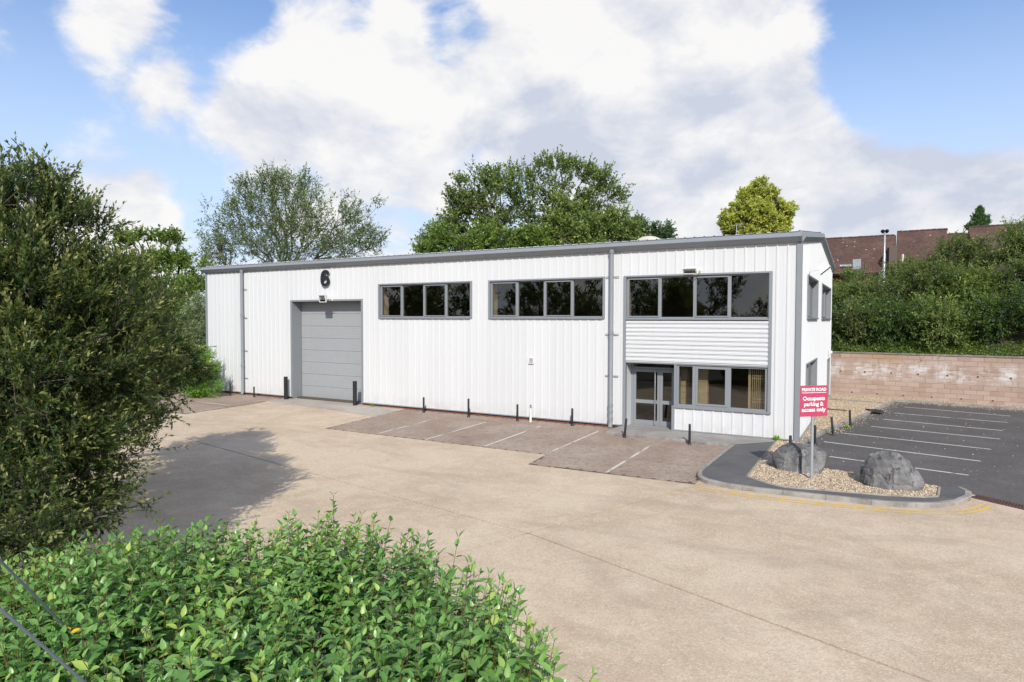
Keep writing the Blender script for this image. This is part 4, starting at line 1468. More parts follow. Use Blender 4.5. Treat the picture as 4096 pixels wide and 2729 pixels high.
def plant(name, label, cat, base, lobes, n_attr, twigs, leaves, leaf_l, leaf_w, mat, bark='bark', trunk_r=.15, tip_r=.006, seed=1, up=.35, droop=0.0,
          twig_len=.35, out=.6, spread=.9, top=None, group=None, along=.35, shell=.42, twig_draw=False, tipbright=.35, gap=0.0, parent_names=('trunk', 'crown'), rnd=.8, clump=0, clump_r=.3):
    rng = np.random.default_rng(seed)
    root = empty(name, tuple(base))
    tag(root, label, cat, group)
    lob = np.array(lobes, float)
    c, r = lob[:, :3], lob[:, 3]
    base = np.array(base, float)
    wts = r ** 2.2; wts /= wts.sum()
    li = rng.choice(len(lob), n_attr, p=wts)
    u = unit(rng.normal(0, 1, (n_attr, 3)))
    rr = rng.uniform(0, 1, n_attr) ** shell
    A = c[li] + u * (r[li] * rr)[:, None]
    if clump:
        # gather the points into bunches so that the crown breaks into lit and shaded clumps
        ci = rng.choice(n_attr, clump, replace=False)
        near = np.argmin(((A[:, None] - A[ci][None]) ** 2).sum(-1), axis=1)
        q_ = A[ci][near] + rng.normal(0, clump_r, (n_attr, 3)) * np.array([1, 1, .55])
        li = li[ci][near]
        A = np.where(rng.uniform(0, 1, (n_attr, 1)) < .86, q_, A)
    A[:, 2] = np.maximum(A[:, 2], base[2] + .15)
    cen = np.average(c, axis=0, weights=wts)
    if top is None:
        zt = base[2] + .45 * (c[:, 2].max() - base[2])
        top = np.array([base[0] * .5 + cen[0] * .5, base[1] * .5 + cen[1] * .5, zt])
    nd, par, wg, ends = skeleton(A, base, top, rng, along)
    rad = np.minimum(trunk_r, tip_r * np.maximum(wg, 1) ** .5 * 1.1)
    i = np.arange(1, len(nd))
    V, Q = tubes_np(nd[par[i]], nd[i], np.minimum(rad[par[i]], rad[i] * 1.6), rad[i], 5)
    # leafy twigs
    kk = np.repeat(np.arange(n_attr), twigs)
    n = len(kk)
    outd = unit(A[kk] - (c[li[kk]] * .6 + cen * .4))
    td = unit(outd * out + np.array([0, 0, up]) + rng.normal(0, 1, (n, 3)) * rnd * .5)
    tl = twig_len * rng.uniform(.5, 1.25, n)
    tb = A[kk] + rng.normal(0, .12, (n, 3)) * twig_len
    if twig_draw:
        V2, Q2 = tubes_np(A[kk], tb + td * tl[:, None], np.full(n, tip_r * .8), np.full(n, tip_r * .35), 3)
        Q = np.concatenate([Q, Q2 + len(V)]); V = np.concatenate([V, V2])
    np_mesh(parent_names[0], V - base, Q, MAT[bark], root, smooth=True)
    lk = np.repeat(np.arange(n), leaves)
    m_ = len(lk)
    f = np.tile((np.arange(leaves) + .5) / leaves, n) * rng.uniform(.9, 1.1, m_)
    P = tb[lk] + td[lk] * (tl[lk] * f)[:, None]
    rnd_v = unit(rng.normal(0, 1, (m_, 3)))
    D = unit(td[lk] * (.45 + .5 * f[:, None]) + rnd_v * spread + np.array([0, 0, -droop]))
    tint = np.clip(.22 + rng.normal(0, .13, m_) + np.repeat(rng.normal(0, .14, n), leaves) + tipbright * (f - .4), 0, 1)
    ll = leaf_l * rng.uniform(.7, 1.2, m_)
    V, Q, t_ = leaf_quads(P, D, ll, leaf_w * ll / leaf_l, rng, tint)
    if gap > 0:
        keep = rng.uniform(0, 1, m_) > gap
        Q = Q[keep]
    o = np_mesh(parent_names[1], V - base, Q, MAT[mat], root, tint=t_)
    return root, A


OL = [(-9.01, -18.13, 5.73, 0.55), (-8.93, -17.85, 5.9, 0.42), (-8.73, -17.73, 6.1, 0.25), (-8.55, -17.64, 5.64, 0.42), (-8.42, -17.35, 5.27, 0.42), (-8.36, -17.08, 5.39, 0.16), (-8.74, -18.0, 5.15, 0.8), (-8.45, -17.62, 4.71, 0.8), (-8.23, -17.26, 4.8, 0.45), (-8.61, -18.19, 4.24, 1.1), (-8.16, -17.59, 3.99, 1.05), (-8.16, -17.01, 4.26, 0.45), (-8.38, -16.69, 3.99, 0.32), (-8.21, -17.99, 3.36, 1.15), (-8.26, -17.33, 3.32, 0.85), (-8.67, -16.64, 3.33, 0.42), (-8.85, -16.28, 3.53, 0.25), (-8.01, -18.37, 2.6, 1.05), (-8.0, -17.79, 2.52, 0.9), (-8.34, -17.18, 2.44, 0.5), (-8.86, -16.55, 2.73, 0.35), (-7.54, -18.58, 2.0, 0.85), (-7.74, -18.01, 1.92, 0.7), (-7.76, -17.56, 1.92, 0.4), (-7.53, -17.44, 1.67, 0.25), (-7.28, -18.45, 1.54, 0.5), (-7.2, -17.95, 1.48, 0.38), (-7.21, -18.88, 1.54, 0.5), (-6.38, -19.09, 1.44, 0.45), (-6.13, -19.41, 1.48, 0.4), (-6.85, -18.45, 1.31, 0.3), (-9.75, -18.58, 4.89, 1.3), (-9.58, -18.77, 3.48, 1.5), (-8.8, -19.07, 2.1, 1.3)]
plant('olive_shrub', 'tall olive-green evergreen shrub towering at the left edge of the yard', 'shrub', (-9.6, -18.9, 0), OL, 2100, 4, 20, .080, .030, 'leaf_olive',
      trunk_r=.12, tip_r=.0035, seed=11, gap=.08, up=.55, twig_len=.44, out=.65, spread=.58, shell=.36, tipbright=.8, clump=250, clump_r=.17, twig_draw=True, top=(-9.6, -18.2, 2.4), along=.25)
OL2 = [(-12.94, -14.24, 3.56, 1.2), (-12.95, -13.68, 3.18, 0.85), (-12.49, -13.43, 2.82, 0.6), (-12.64, -12.94, 2.63, 0.36), (-12.58, -12.69, 2.59, 0.18), (-12.13, -14.28, 2.49, 0.75), (-12.09, -13.8, 2.27, 0.45), (-12.09, -13.45, 2.27, 0.26), (-11.63, -14.7, 1.99, 0.38), (-11.4, -14.58, 1.78, 0.2), (-13.65, -14.03, 4.38, 1.0), (-13.69, -13.49, 3.96, 0.7), (-13.55, -13.09, 3.57, 0.5), (-12.11, -14.96, 2.46, 1.0), (-11.32, -15.23, 1.63, 0.5), (-13.42, -14.52, 3.25, 1.5)]
plant('olive_shrub', 'second olive evergreen shrub, reaching over the parking bays by the hedge line', 'shrub', (-17.2, -14.0, 0), OL2, 1000, 4, 18, .084, .032, 'leaf_olive',
      trunk_r=.13, tip_r=.006, seed=12, up=.4, twig_len=.40, out=.65, spread=.6, clump=130, clump_r=.2, shell=.42, tipbright=.66, twig_draw=True, along=.25)
GR = [(-60.7, 12.89, 9.97, 2.2), (-58.9, 13.95, 10.8, 2.3), (-56.73, 15.19, 10.81, 2.0), (-54.67, 15.15, 9.06, 1.6), (-58.27, 11.89, 7.76, 2.4), (-55.82, 13.29, 7.76, 2.6), (-53.69, 14.46, 6.56, 1.8), (-56.19, 11.83, 5.32, 2.4), (-52.47, 12.77, 4.52, 2.2), (-62.11, 12.01, 7.88, 2.2), (-62.42, 11.73, 5.37, 2.2)]
plant('broad_tree', 'dense round-topped green tree behind the olive shrubs', 'tree', (-56.5, 14.5, 0), GR, 420, 5, 14, .28, .15, 'leaf_fresh', trunk_r=.3, tip_r=.02, seed=13, clump=60, clump_r=0.5, up=.3, twig_len=.9, spread=.9, tipbright=.45, shell=.35)
GR2 = [(-43.46, 6.42, 5.08, 1.6), (-42.21, 7.17, 6.06, 1.5), (-42.59, 8.15, 7.09, 1.2), (-41.92, 4.92, 3.18, 1.5), (-40.59, 5.7, 3.81, 1.4), (-41.72, 3.83, 1.99, 1.5)]
plant('hedge_tree', 'lower yellow-green bushy tree between the olive shrubs and the warehouse corner', 'tree', (-42.4, 7.2, 0), GR2, 260, 5, 13, .18, .09, 'leaf_fresh', trunk_r=.2, tip_r=.014, seed=14, clump=45, clump_r=0.4, up=.35, twig_len=.7, tipbright=.6, shell=.4)
PK = [(-34.64, 2.19, 3.97, 0.9), (-34.12, 2.51, 4.51, 0.8), (-33.32, 1.76, 3.06, 0.8), (-34.04, 1.34, 2.92, 0.7), (-34.32, 2.94, 3.7, 0.6)]
plant('buddleia_bush', 'grey-green flowering bush with pinkish tips beside the left warehouse corner', 'bush', (-34.2, 2.2, 0), PK, 170, 5, 12, .16, .045, 'leaf_grey', trunk_r=.06, tip_r=.01, seed=15, up=.4, twig_len=.6, droop=.25, tipbright=.6)
BR = [(-28.49, -1.88, 1.39, 0.85), (-27.84, -1.75, 1.14, 0.72), (-28.46, -1.5, 1.94, 0.55), (-27.49, -1.81, 0.54, 0.5), (-28.4, -2.2, 0.63, 0.65), (-27.91, -2.18, 0.21, 0.45), (-28.98, -2.04, 1.61, 0.7)]
plant('conifer_bush', 'bright green bush against the left end of the white wall', 'bush', (-29.3, -1.6, 0), BR, 460, 5, 14, .085, .03, 'leaf_bright', trunk_r=.05, tip_r=.006, seed=16, up=.5, twig_len=.32, tipbright=.6, shell=.4)

ASH = [(-44.07, 16.85, 15.65, 1.6), (-45.72, 15.87, 14.88, 1.7), (-42.4, 17.79, 15.27, 1.7), (-47.19, 14.98, 13.34, 1.7), (-44.02, 16.77, 12.97, 2.2), (-40.92, 17.39, 12.82, 1.9), (-48.31, 14.25, 11.04, 1.8), (-45.98, 15.57, 10.66, 2.2), (-43.3, 17.08, 10.29, 2.3), (-39.89, 17.88, 10.56, 1.9), (-37.58, 18.15, 13.04, 1.5), (-36.59, 18.66, 11.56, 1.6), (-35.6, 19.18, 10.45, 1.4), (-37.53, 18.07, 10.08, 1.7), (-48.62, 14.01, 9.51, 1.5), (-35.34, 19.45, 13.78, 0.5), (-49.37, 13.76, 13.91, 0.4), (-40.93, 18.69, 16.81, 0.4), (-34.65, 19.74, 11.01, 0.4), (-44.75, 16.49, 16.42, 1.1), (-46.74, 15.33, 15.65, 0.9)]
plant('ash_tree', 'thin airy ash tree with bare twigs behind the left half of the warehouse', 'tree', (-44.3, 17.2, 0), ASH, 1500, 3, 7, .26, .09, 'leaf_ash', bark='bark_pale', trunk_r=.13, tip_r=.0075, seed=17, up=.55, twig_len=.85, out=.5, spread=.75, droop=.25, twig_draw=True, shell=.45, along=.62, gap=.15, top=(-44.2, 17.3, 3.0), tipbright=.3)
MT = [(-28.69, 19.69, 10.99, 1.3), (-27.66, 20.35, 12.92, 1.3), (-26.93, 20.82, 14.32, 1.0), (-25.58, 21.64, 15.55, 1.0), (-24.5, 22.21, 14.33, 1.4), (-23.0, 23.12, 15.55, 1.0), (-21.79, 23.82, 15.91, 1.1), (-20.28, 24.7, 16.26, 1.1), (-18.75, 25.56, 15.92, 1.1), (-17.37, 26.31, 15.04, 1.1), (-16.58, 26.71, 13.65, 0.9), (-16.86, 26.49, 12.25, 1.2), (-18.71, 25.49, 13.64, 1.6), (-20.84, 24.28, 13.64, 1.8), (-23.26, 22.88, 13.28, 1.8), (-25.69, 21.48, 12.92, 1.8), (-27.17, 20.56, 11.17, 1.6), (-24.43, 22.12, 10.83, 2.0), (-21.39, 23.85, 10.84, 2.0), (-18.35, 25.59, 10.84, 1.9), (-29.43, 19.23, 10.12, 1.1), (-16.23, 26.8, 10.85, 1.1)]
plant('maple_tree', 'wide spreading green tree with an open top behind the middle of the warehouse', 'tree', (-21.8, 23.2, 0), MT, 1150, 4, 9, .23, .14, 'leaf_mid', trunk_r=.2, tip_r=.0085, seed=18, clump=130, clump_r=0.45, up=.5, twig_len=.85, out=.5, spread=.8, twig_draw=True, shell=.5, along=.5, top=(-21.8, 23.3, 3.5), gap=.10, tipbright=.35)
MT2 = [(-25.96, 15.42, 9.22, 1.1), (-24.6, 16.22, 9.69, 1.2), (-22.95, 17.15, 9.54, 1.2), (-21.44, 18.02, 9.54, 1.2), (-19.79, 18.96, 9.55, 1.3)]
plant('hedge_tree', 'low leafy green tree along the roof edge under the wide tree, left of centre', 'tree', (-21.8, 18.2, 0), MT2, 300, 5, 12, .20, .12, 'leaf_fresh', trunk_r=.2, tip_r=.014, seed=19, clump=45, clump_r=0.4, up=.35, twig_len=.7, tipbright=.5, shell=.4, group='low trees behind the roof edge')
MT3 = [(-18.45, 20.91, 10.64, 1.3), (-16.9, 21.78, 10.16, 1.3), (-15.84, 23.0, 11.04, 1.2), (-14.88, 24.11, 10.79, 1.0), (-18.63, 22.03, 12.43, 1.1)]
plant('hedge_tree', 'low leafy yellowish tree along the roof edge under the wide tree, right of centre', 'tree', (-17.0, 21.0, 0), MT3, 300, 5, 12, .20, .12, 'leaf_mid', trunk_r=.2, tip_r=.014, seed=20, clump=45, clump_r=0.4, up=.35, twig_len=.7, tipbright=.75, shell=.4, group='low trees behind the roof edge')
SM = [(-17.61, 35.28, 12.1, 1.0), (-16.45, 35.93, 11.7, 1.1), (-15.57, 36.43, 11.83, 0.8), (-18.37, 34.82, 11.5, 1.0), (-17.34, 35.46, 12.71, 0.45)]
plant('small_tree', 'small dark green tree showing behind the domed roof cowl', 'tree', (-16.4, 36, 0), SM, 170, 4, 11, .26, .15, 'leaf_poplar', trunk_r=.2, tip_r=.018, seed=21, up=.4, twig_len=.8, twig_draw=True)
YE = [(-8.6, 46.38, 16.96, 1.0), (-9.34, 45.91, 15.86, 1.3), (-7.82, 46.78, 15.87, 1.2), (-10.45, 45.22, 14.55, 1.2), (-8.39, 45.25, 14.39, 1.5), (-6.65, 47.39, 14.56, 1.1), (-6.02, 47.78, 15.13, 0.5), (-10.81, 44.98, 13.45, 1.1), (-8.73, 44.99, 12.88, 1.4), (-6.86, 46.06, 12.89, 1.3), (-11.2, 44.78, 14.11, 0.8), (-6.44, 47.47, 13.46, 0.8)]
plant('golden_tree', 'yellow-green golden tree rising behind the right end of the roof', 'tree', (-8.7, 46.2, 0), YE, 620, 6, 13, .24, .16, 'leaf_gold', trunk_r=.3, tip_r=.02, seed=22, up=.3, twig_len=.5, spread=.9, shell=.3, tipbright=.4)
PO = [(14.62, 94.34, 20.56, 0.22), (14.52, 94.26, 19.92, 0.42), (14.42, 94.17, 19.16, 0.55), (14.71, 94.32, 18.65, 0.5), (14.15, 94.0, 18.64, 0.5), (14.0, 93.89, 18.01, 0.6), (14.61, 94.23, 17.88, 0.7), (15.37, 94.7, 18.78, 0.22), (15.22, 94.59, 18.14, 0.42), (13.68, 93.68, 17.49, 0.5), (14.52, 94.15, 17.11, 0.9)]
plant('poplar_tree', 'dark narrow poplar standing up behind the brown tiled roofs', 'tree', (14.4, 94, 0), PO, 320, 5, 12, .30, .17, 'leaf_poplar', trunk_r=.3, tip_r=.025, seed=23, up=1.2, twig_len=.6, shell=.4)
# boundary trees out of frame to the left and behind the camera, seen mirrored in the windows
bts = ((-21, -23, 8.0, 'nearest the olive shrub'), (-30, -19, 8.5, 'left of the yard'), (-38, -12, 8.5, 'far left beyond the parking bays'), (-15, -31, 9.0, 'behind the olive shrub'),
       (-26, -33, 9.5, 'second behind the olive shrub'), (-36, -27, 9.5, 'farthest left behind the yard'), (-19, -42, 10, 'far behind, left of the gap'), (-46, -22, 10, 'outermost on the left'), (-8.5, -47, 7.4, 'low one far behind'),
       (-13.5, -45, 10.5, 'tall one far behind'), (-22, -37, 10.0, 'third behind the olive shrub'), (-31.5, -28, 9.5, 'between the left ones'), (-42, -17, 9.5, 'second farthest left'))
for k, (x, y, h, wh_) in enumerate(bts):
    rn = random.Random(50 + k)
    lb = [(x + rn.uniform(-2.6, 2.6), y + rn.uniform(-2.0, 2.0), rn.uniform(1.2, h - 1.6), rn.uniform(1.5, 2.2)) for _ in range(11)]
    plant('hedge_tree', 'bushy boundary tree mirrored in the windows, ' + wh_, 'tree', (x, y, 0), lb, 230, 4, 11, .24, .12, 'leaf_olive', trunk_r=.18, tip_r=.012, seed=30 + k, up=.4, twig_len=.7, tipbright=.5, group='boundary trees left of and behind the yard')

# bank of buddleia: each bush its own thing
bank_spots = [(-.9, 17.6, 2.6), (1.2, 17.0, 2.3), (3.3, 17.1, 2.5), (5.4, 16.8, 2.4), (7.4, 16.5, 2.5), (9.6, 16.4, 2.7),
              (-.2, 20.3, 2.7), (2.2, 20.0, 2.4), (4.5, 20.2, 2.5), (6.6, 19.6, 2.2), (8.7, 19.3, 1.9), (11.2, 19.2, 1.8),
              (1.0, 22.6, 2.1), (3.6, 22.8, 1.7), (6.2, 22.4, 1.6), (8.8, 22.0, 1.5), (11.6, 22.0, 1.4), (13.0, 16.8, 2.8)]
row_n = ('just above the block wall', 'on the middle of the bank', 'along the top of the bank')
from_left = ('first', 'second', 'third', 'fourth', 'fifth', 'sixth', 'seventh')
cnt = [0, 0, 0]
for k, (x, y, h) in enumerate(bank_spots):
    row = 0 if (k < 6 or k == 17) else (1 if k < 12 else 2)
    z0 = bank_z(x, y)
    rn = random.Random(100 + k)
    lb = [(x + rn.uniform(-1.1, 1.1), y + rn.uniform(-.8, .8), z0 + rn.uniform(.3, h - .6), rn.uniform(.6, .95)) for _ in range(9)]
    lbl = ('%s buddleia bush from the left %s' % (from_left[cnt[row]], row_n[row]))
    cnt[row] += 1
    mt_ = 'leaf_bank_dark' if row == 0 and k % 2 == 0 else ('leaf_bank' if k % 3 else 'leaf_mid')
    root, A = plant('buddleia_bush', lbl, 'bush', (x, y, z0 - .1), lb, 240, 4, 13, .155, .05, mt_, trunk_r=.05, tip_r=.009, seed=200 + k, clump=30, clump_r=.22, up=.35, droop=.3, twig_len=.65, out=.6, spread=.75, tipbright=.55, group='buddleia bushes on the bank', shell=.36)
    # lilac flower spikes, some already brown
    rg = np.random.default_rng(300 + k)
    tops = A[A[:, 2] > z0 + h * .25]
    n = 26
    P = tops[rg.integers(0, len(tops), n)] + rg.normal(0, .25, (n, 3)) + np.array([0, -.3, .25])
    kk = np.repeat(np.arange(n), 14)
    ax = unit(rg.normal(0, .5, (n, 3)) + np.array([0, -.4, .5]))
    f = rg.uniform(0, 1, len(kk))
    D = unit(rg.normal(0, 1, (len(kk), 3)))
    V, Q, t_ = leaf_quads(P[kk] + ax[kk] * (f * .24)[:, None], D, .045 * (1.25 - f), .035, rg, np.repeat(np.where(rg.uniform(0, 1, n) < .3, 1.0, rg.uniform(0, .7, n)), 14))
    tag(np_mesh('flowers', V - np.array(root.location), Q, MAT['flower_purple'], root, tint=t_), kind='stuff')
# ivy and low growth along the wall top
rg = np.random.default_rng(77)
n = 12000
s_ = rg.uniform(2, wlen, n); dep = rg.uniform(.12, 1.9, n) ** 1.0
P = np.stack([WA.x + wdir.x * s_ - wdir.y * dep, WA.y + wdir.y * s_ + wdir.x * dep, 2.26 + dep * .35 + rg.uniform(0, .30, n) * (.3 + .9 * np.sin(s_ * 1.7) ** 2 * np.sin(s_ * .63 + 1) ** 2)], -1)
D = unit(rg.normal(0, 1, (n, 3)) + np.array([0, -.5, .3]))
V, Q, t_ = leaf_quads(P, D, rg.uniform(.07, .14, n), .07, rg, np.clip(rg.normal(.28, .22, n), 0, 1))
ivy = np_mesh('ground_cover', V, Q, MAT['leaf_fresh'], tint=t_)
tag(ivy, 'low ivy and weeds creeping along the top of the block wall', 'ground cover', kind='stuff')


# ---- foreground dogwood
def dogwood():
    rng = np.random.default_rng(5)
    poly = [(1.35, -20.9), (.78, -19.4), (.30, -18.75), (-.40, -18.05), (-1.2, -17.65), (-2.3, -17.25), (-3.5, -17.35), (-4.6, -17.9), (-5.6, -18.6), (-6.6, -20.0), (-6.6, -22.0), (-3.5, -23.2), (.2, -22.4)]
    root = empty('dogwood_thicket', (-2.5, -19.5, 0))
    tag(root, 'dense dogwood thicket with pointed green leaves filling the near left corner', 'shrub')
    base = np.array(root.location)
    pn = np.array(poly)
    pts_ = []
    while len(pts_) < 2500:
        x, y = rng.uniform(-6.6, 1.4), rng.uniform(-23.2, -17.2)
        if inside(poly, x, y):
            pts_.append((x, y))
    S0 = np.array(pts_)
    # distance to polygon edge lowers the top
    a, b = pn, np.roll(pn, -1, 0)
    ab = b - a
    tt = np.clip((((S0[:, None] - a) * ab).sum(-1)) / (ab * ab).sum(-1), 0, 1)
    dist_e = np.linalg.norm(S0[:, None] - (a + tt[..., None] * ab), axis=-1).min(1)
    h = 1.80 + .10 * np.sin(S0[:, 0] * 1.7 + 1) + .08 * np.sin(S0[:, 1] * 2.3 + S0[:, 0]) + rng.normal(0, .10, len(S0)) + (rng.uniform(0, 1, len(S0)) > .93) * rng.uniform(.04, .14, len(S0))
    h = h - .55 * np.exp(-dist_e / .22) - .10 * np.clip(-S0[:, 0] - 2.5, 0, 3)
    lean = rng.normal(0, .10, (len(S0), 2))
    lean += (S0 - np.array([-2.5, -20.5])) * .05
    topp = np.concatenate([S0 + lean, h[:, None]], 1)
    low = np.concatenate([S0 - lean * .6, np.maximum(h[:, None] - 1.15, .1)], 1)
    n = len(S0)
    V, Q = tubes_np(low, topp, np.full(n, .006), np.full(n, .0025), 4)
    tag(np_mesh('stems', V - base, Q, MAT['stem_green'], root, smooth=True), kind='stuff')
    # opposite leaf pairs, each pair turned a quarter from the last; small upright leaves at the tip
    Ps, Ds, Ls, Us, Ts = [], [], [], [], []
    npair = 9
    axd = unit(topp - low)
    ph0 = rng.uniform(0, 6.28, n)
    stint = rng.normal(.42, .13, n)
    for k in range(npair):
        f = 1 - (k / npair) ** 1.1 * .78
        P0 = low + (topp - low) * f
        for s in (0, 1):
            ph = ph0 + k * math.pi / 2 + s * math.pi + rng.normal(0, .25, n)
            el = (.95 - .38 * k if k < 4 else -.25) + rng.normal(0, .18, n)
            hd = np.stack([np.cos(ph), np.sin(ph), np.zeros(n)], -1)
            D = unit(hd * np.cos(el)[:, None] + axd * np.sin(el)[:, None])
            U = unit(axd * np.cos(el)[:, None] - hd * np.sin(el)[:, None] + rng.normal(0, .16, (n, 3)))
            L = (.076 + .026 * min(k, 3)) * rng.uniform(.66, 1.28, n)
            Ps.append(P0 + hd * .006); Ds.append(D); Us.append(U); Ls.append(L)
            Ts.append(stint + rng.normal(0, .10, n) + (.22 if k < 2 else 0) + (rng.uniform(0, 1, n) > .985) * .45 + .10 * np.sin(S0[:, 0] * 2.1 + S0[:, 1] * 1.3))
    P = np.concatenate(Ps); D = np.concatenate(Ds); U = np.concatenate(Us); L = np.concatenate(Ls); T = np.clip(np.concatenate(Ts), 0, 1)
    S = unit(np.cross(D, U)); U = np.cross(S, D)
    # template leaf: folded along the midrib, edges arching, tip drooping
    tv = np.array([(0, 0, 0), (.30, 0, -.015), (.66, 0, -.03), (1.0, 0, -.14), (.28, .22, .06), (.60, .195, .03), (.28, -.22, .06), (.60, -.195, .03), (.87, 0, -.075)])
    tf = np.array([(0, 1, 4), (1, 2, 5), (1, 5, 4), (2, 8, 5), (8, 3, 5), (0, 6, 1), (1, 7, 2), (1, 6, 7), (2, 7, 8), (8, 7, 3)])
    # the 300 largest in view become leaves of their own
    rel = P - CAMN
    zc = rel @ np.array(F)
    uu = (rel @ np.array(Rv)) / zc; vv = (rel @ np.array(Uv)) / zc
    vis = (zc > 1) & (np.abs(uu) < .80) & (vv > -.535) & (P[:, 2] > h.repeat(1).mean() - .35)
    score = np.where(vis, L / np.maximum(zc, .5), 0)
    score *= np.where(np.tile(np.arange(2 * npair).repeat(n) // 2 < 4, 1), 1, .2)
    pick = np.argsort(-score)[:300]
    leaf_me = []
    for tn in (.3, .42, .55, .75):
        me = bpy.data.meshes.new('leaf')
        me.from_pydata([tuple(v) for v in tv], [], [tuple(f_) for f_ in tf])
        at = me.attributes.new('tint', 'FLOAT', 'POINT')
        at.data.foreach_set('value', [tn] * len(tv))
        me.polygons.foreach_set('use_smooth', [True] * len(tf))
        me.materials.append(MAT['leaf_dogwood'])
        leaf_me.append((tn, me))
    for i in pick:
        me = min(leaf_me, key=lambda q: abs(q[0] - T[i]))[1]
        o = bpy.data.objects.new('leaf', me)
        mw = Matrix(((D[i][0] * L[i], S[i][0] * L[i], U[i][0] * L[i], P[i][0] - base[0]), (D[i][1] * L[i], S[i][1] * L[i], U[i][1] * L[i], P[i][1] - base[1]), (D[i][2] * L[i], S[i][2] * L[i], U[i][2] * L[i], P[i][2] - base[2]), (0, 0, 0, 1)))
        link(o, root)
        o.matrix_local = mw
    keep = np.ones(len(P), bool); keep[pick] = False
    P, D, S, U, L, T = (a_[keep] for a_ in (P, D, S, U, L, T))
    V = P[:, None] + L[:, None, None] * (tv[None, :, 0:1] * D[:, None] + tv[None, :, 1:2] * S[:, None] + tv[None, :, 2:3] * U[:, None])
    Q = (tf[None] + (np.arange(len(P)) * len(tv))[:, None, None]).reshape(-1, 3)
    tag(np_mesh('foliage', V.reshape(-1, 3) - base, Q, MAT['leaf_dogwood'], root, tint=np.repeat(T, len(tv)), smooth=True), kind='stuff')
    # flat cream flower heads, mostly on the left
    cand = np.where((S0[:, 0] < -1.5) & (dist_e > .2) & (h > 1.3))[0]
    fm = MB()
    for k in range(38):
        a_ = random.uniform(0, 6.28); r_ = .028 * math.sqrt(random.random())
        x, y, z = r_ * math.cos(a_), r_ * math.sin(a_), random.uniform(-.004, .006) - r_ * .25
        fm.add([(x - .005, y, z), (x, y - .005, z), (x + .005, y, z), (x, y + .005, z), (x, y, z + .006), (x, y, z - .006)], [(0, 1, 4), (1, 2, 4), (2, 3, 4), (3, 0, 4), (1, 0, 5), (2, 1, 5), (3, 2, 5), (0, 3, 5)])
    fo = fm.build('flower_head', MAT['flower_cream'])
    fme = fo.data; bpy.data.objects.remove(fo)
    at = fme.attributes.new('tint', 'FLOAT', 'POINT')
    at.data.foreach_set('value', [random.random() for _ in fme.vertices])
    for i in rng.choice(cand, 34, replace=False):
        inst('flower_head', fme, tuple(topp[i] + np.array([0, 0, .012]) - base), root, rot=(random.uniform(-.3, .3), random.uniform(-.3, .3), random.uniform(0, 6)), scale=[random.uniform(.8, 1.3)] * 3)
    yp = np.array([(-2.61, -20.44, 1.83, 0)][0][:3])
    ym = bpy.data.meshes.new('yellow_leaf')
    ym.from_pydata([tuple(v * .075) for v in tv], [], [tuple(f_) for f_ in tf])
    at = ym.attributes.new('tint', 'FLOAT', 'POINT'); at.data.foreach_set('value', [.5] * len(tv))
    ym.materials.append(MAT['leaf_yellow'])
    for k in range(2):
        inst('yellow_leaf', ym, tuple(yp - base + np.array([0, 0, .02 * k])), root, rot=(.5, -.3, 1.0 + 2.2 * k))


dogwood()
bed = MB().prism([(1.2, -20.9), (.5, -19.4), (-.6, -18.2), (-2.3, -17.5), (-4.6, -18.2), (-7.5, -19.0), (-12.6, -16.6), (-16.5, -13.6), (-20.8, -10.0), (-29.5, -3.0), (-31.6, .2), (-60, .2), (-60, -40), (3, -40)], .001, .035).build('planting_bed', MAT['earth'])
tag(bed, kind='structure')

# stay wires crossing the near left corner
for nm, pa, pb, lab in (('a', [(-2.23, -21.27, 3.03, 0)][0], [(-2.84, -20.34, 1.75, 0)][0], 'upper grey stay wire slanting down into the dogwood thicket'), ('b', [(-1.36, -21.59, 3.0, 0)][0], [(-1.57, -20.82, 1.91, 0)][0], 'lower grey stay wire slanting across the bottom left corner')):
    d_ = Vector(pb[:3]) - Vector(pa[:3])
    o = MB().tube([tuple(Vector(pa[:3]) - d_ * 1.5), pa[:3], pb[:3], tuple(Vector(pb[:3]) + d_ * .25)], .0085, 8).build('stay_wire', MAT['cable'], smooth=.8)
    tag(o, lab, 'wire', 'stay wires')


# ================================================================== street furniture
def bollard(x, y, h, r, lean, label, thick=False):
    root = empty('bollard', (x, y, .0))
    tag(root, label, 'bollard', 'thick black bollards' if thick else 'thin black bollards')
    root.rotation_euler = (lean[1], lean[0], 0)
    MB().tube([(0, 0, -.02), (0, 0, h - .02), (0, 0, h)], [r, r, r * .8], 12).build('post', MAT['black_paint'], root, smooth=.7)
    if not thick:
        MB().tube([(0, 0, 0), (0, 0, .05), (0, 0, .07)], [r * 1.5, r * 1.45, r * 1.05], 12).build('foot', MAT['black_paint'], root, smooth=.7)
    else:
        MB().tube([(0, 0, h - .03), (0, 0, h + .012)], [r * 1.03, r * .97], 12).build('cap', MAT['black_paint'], root, smooth=.7)


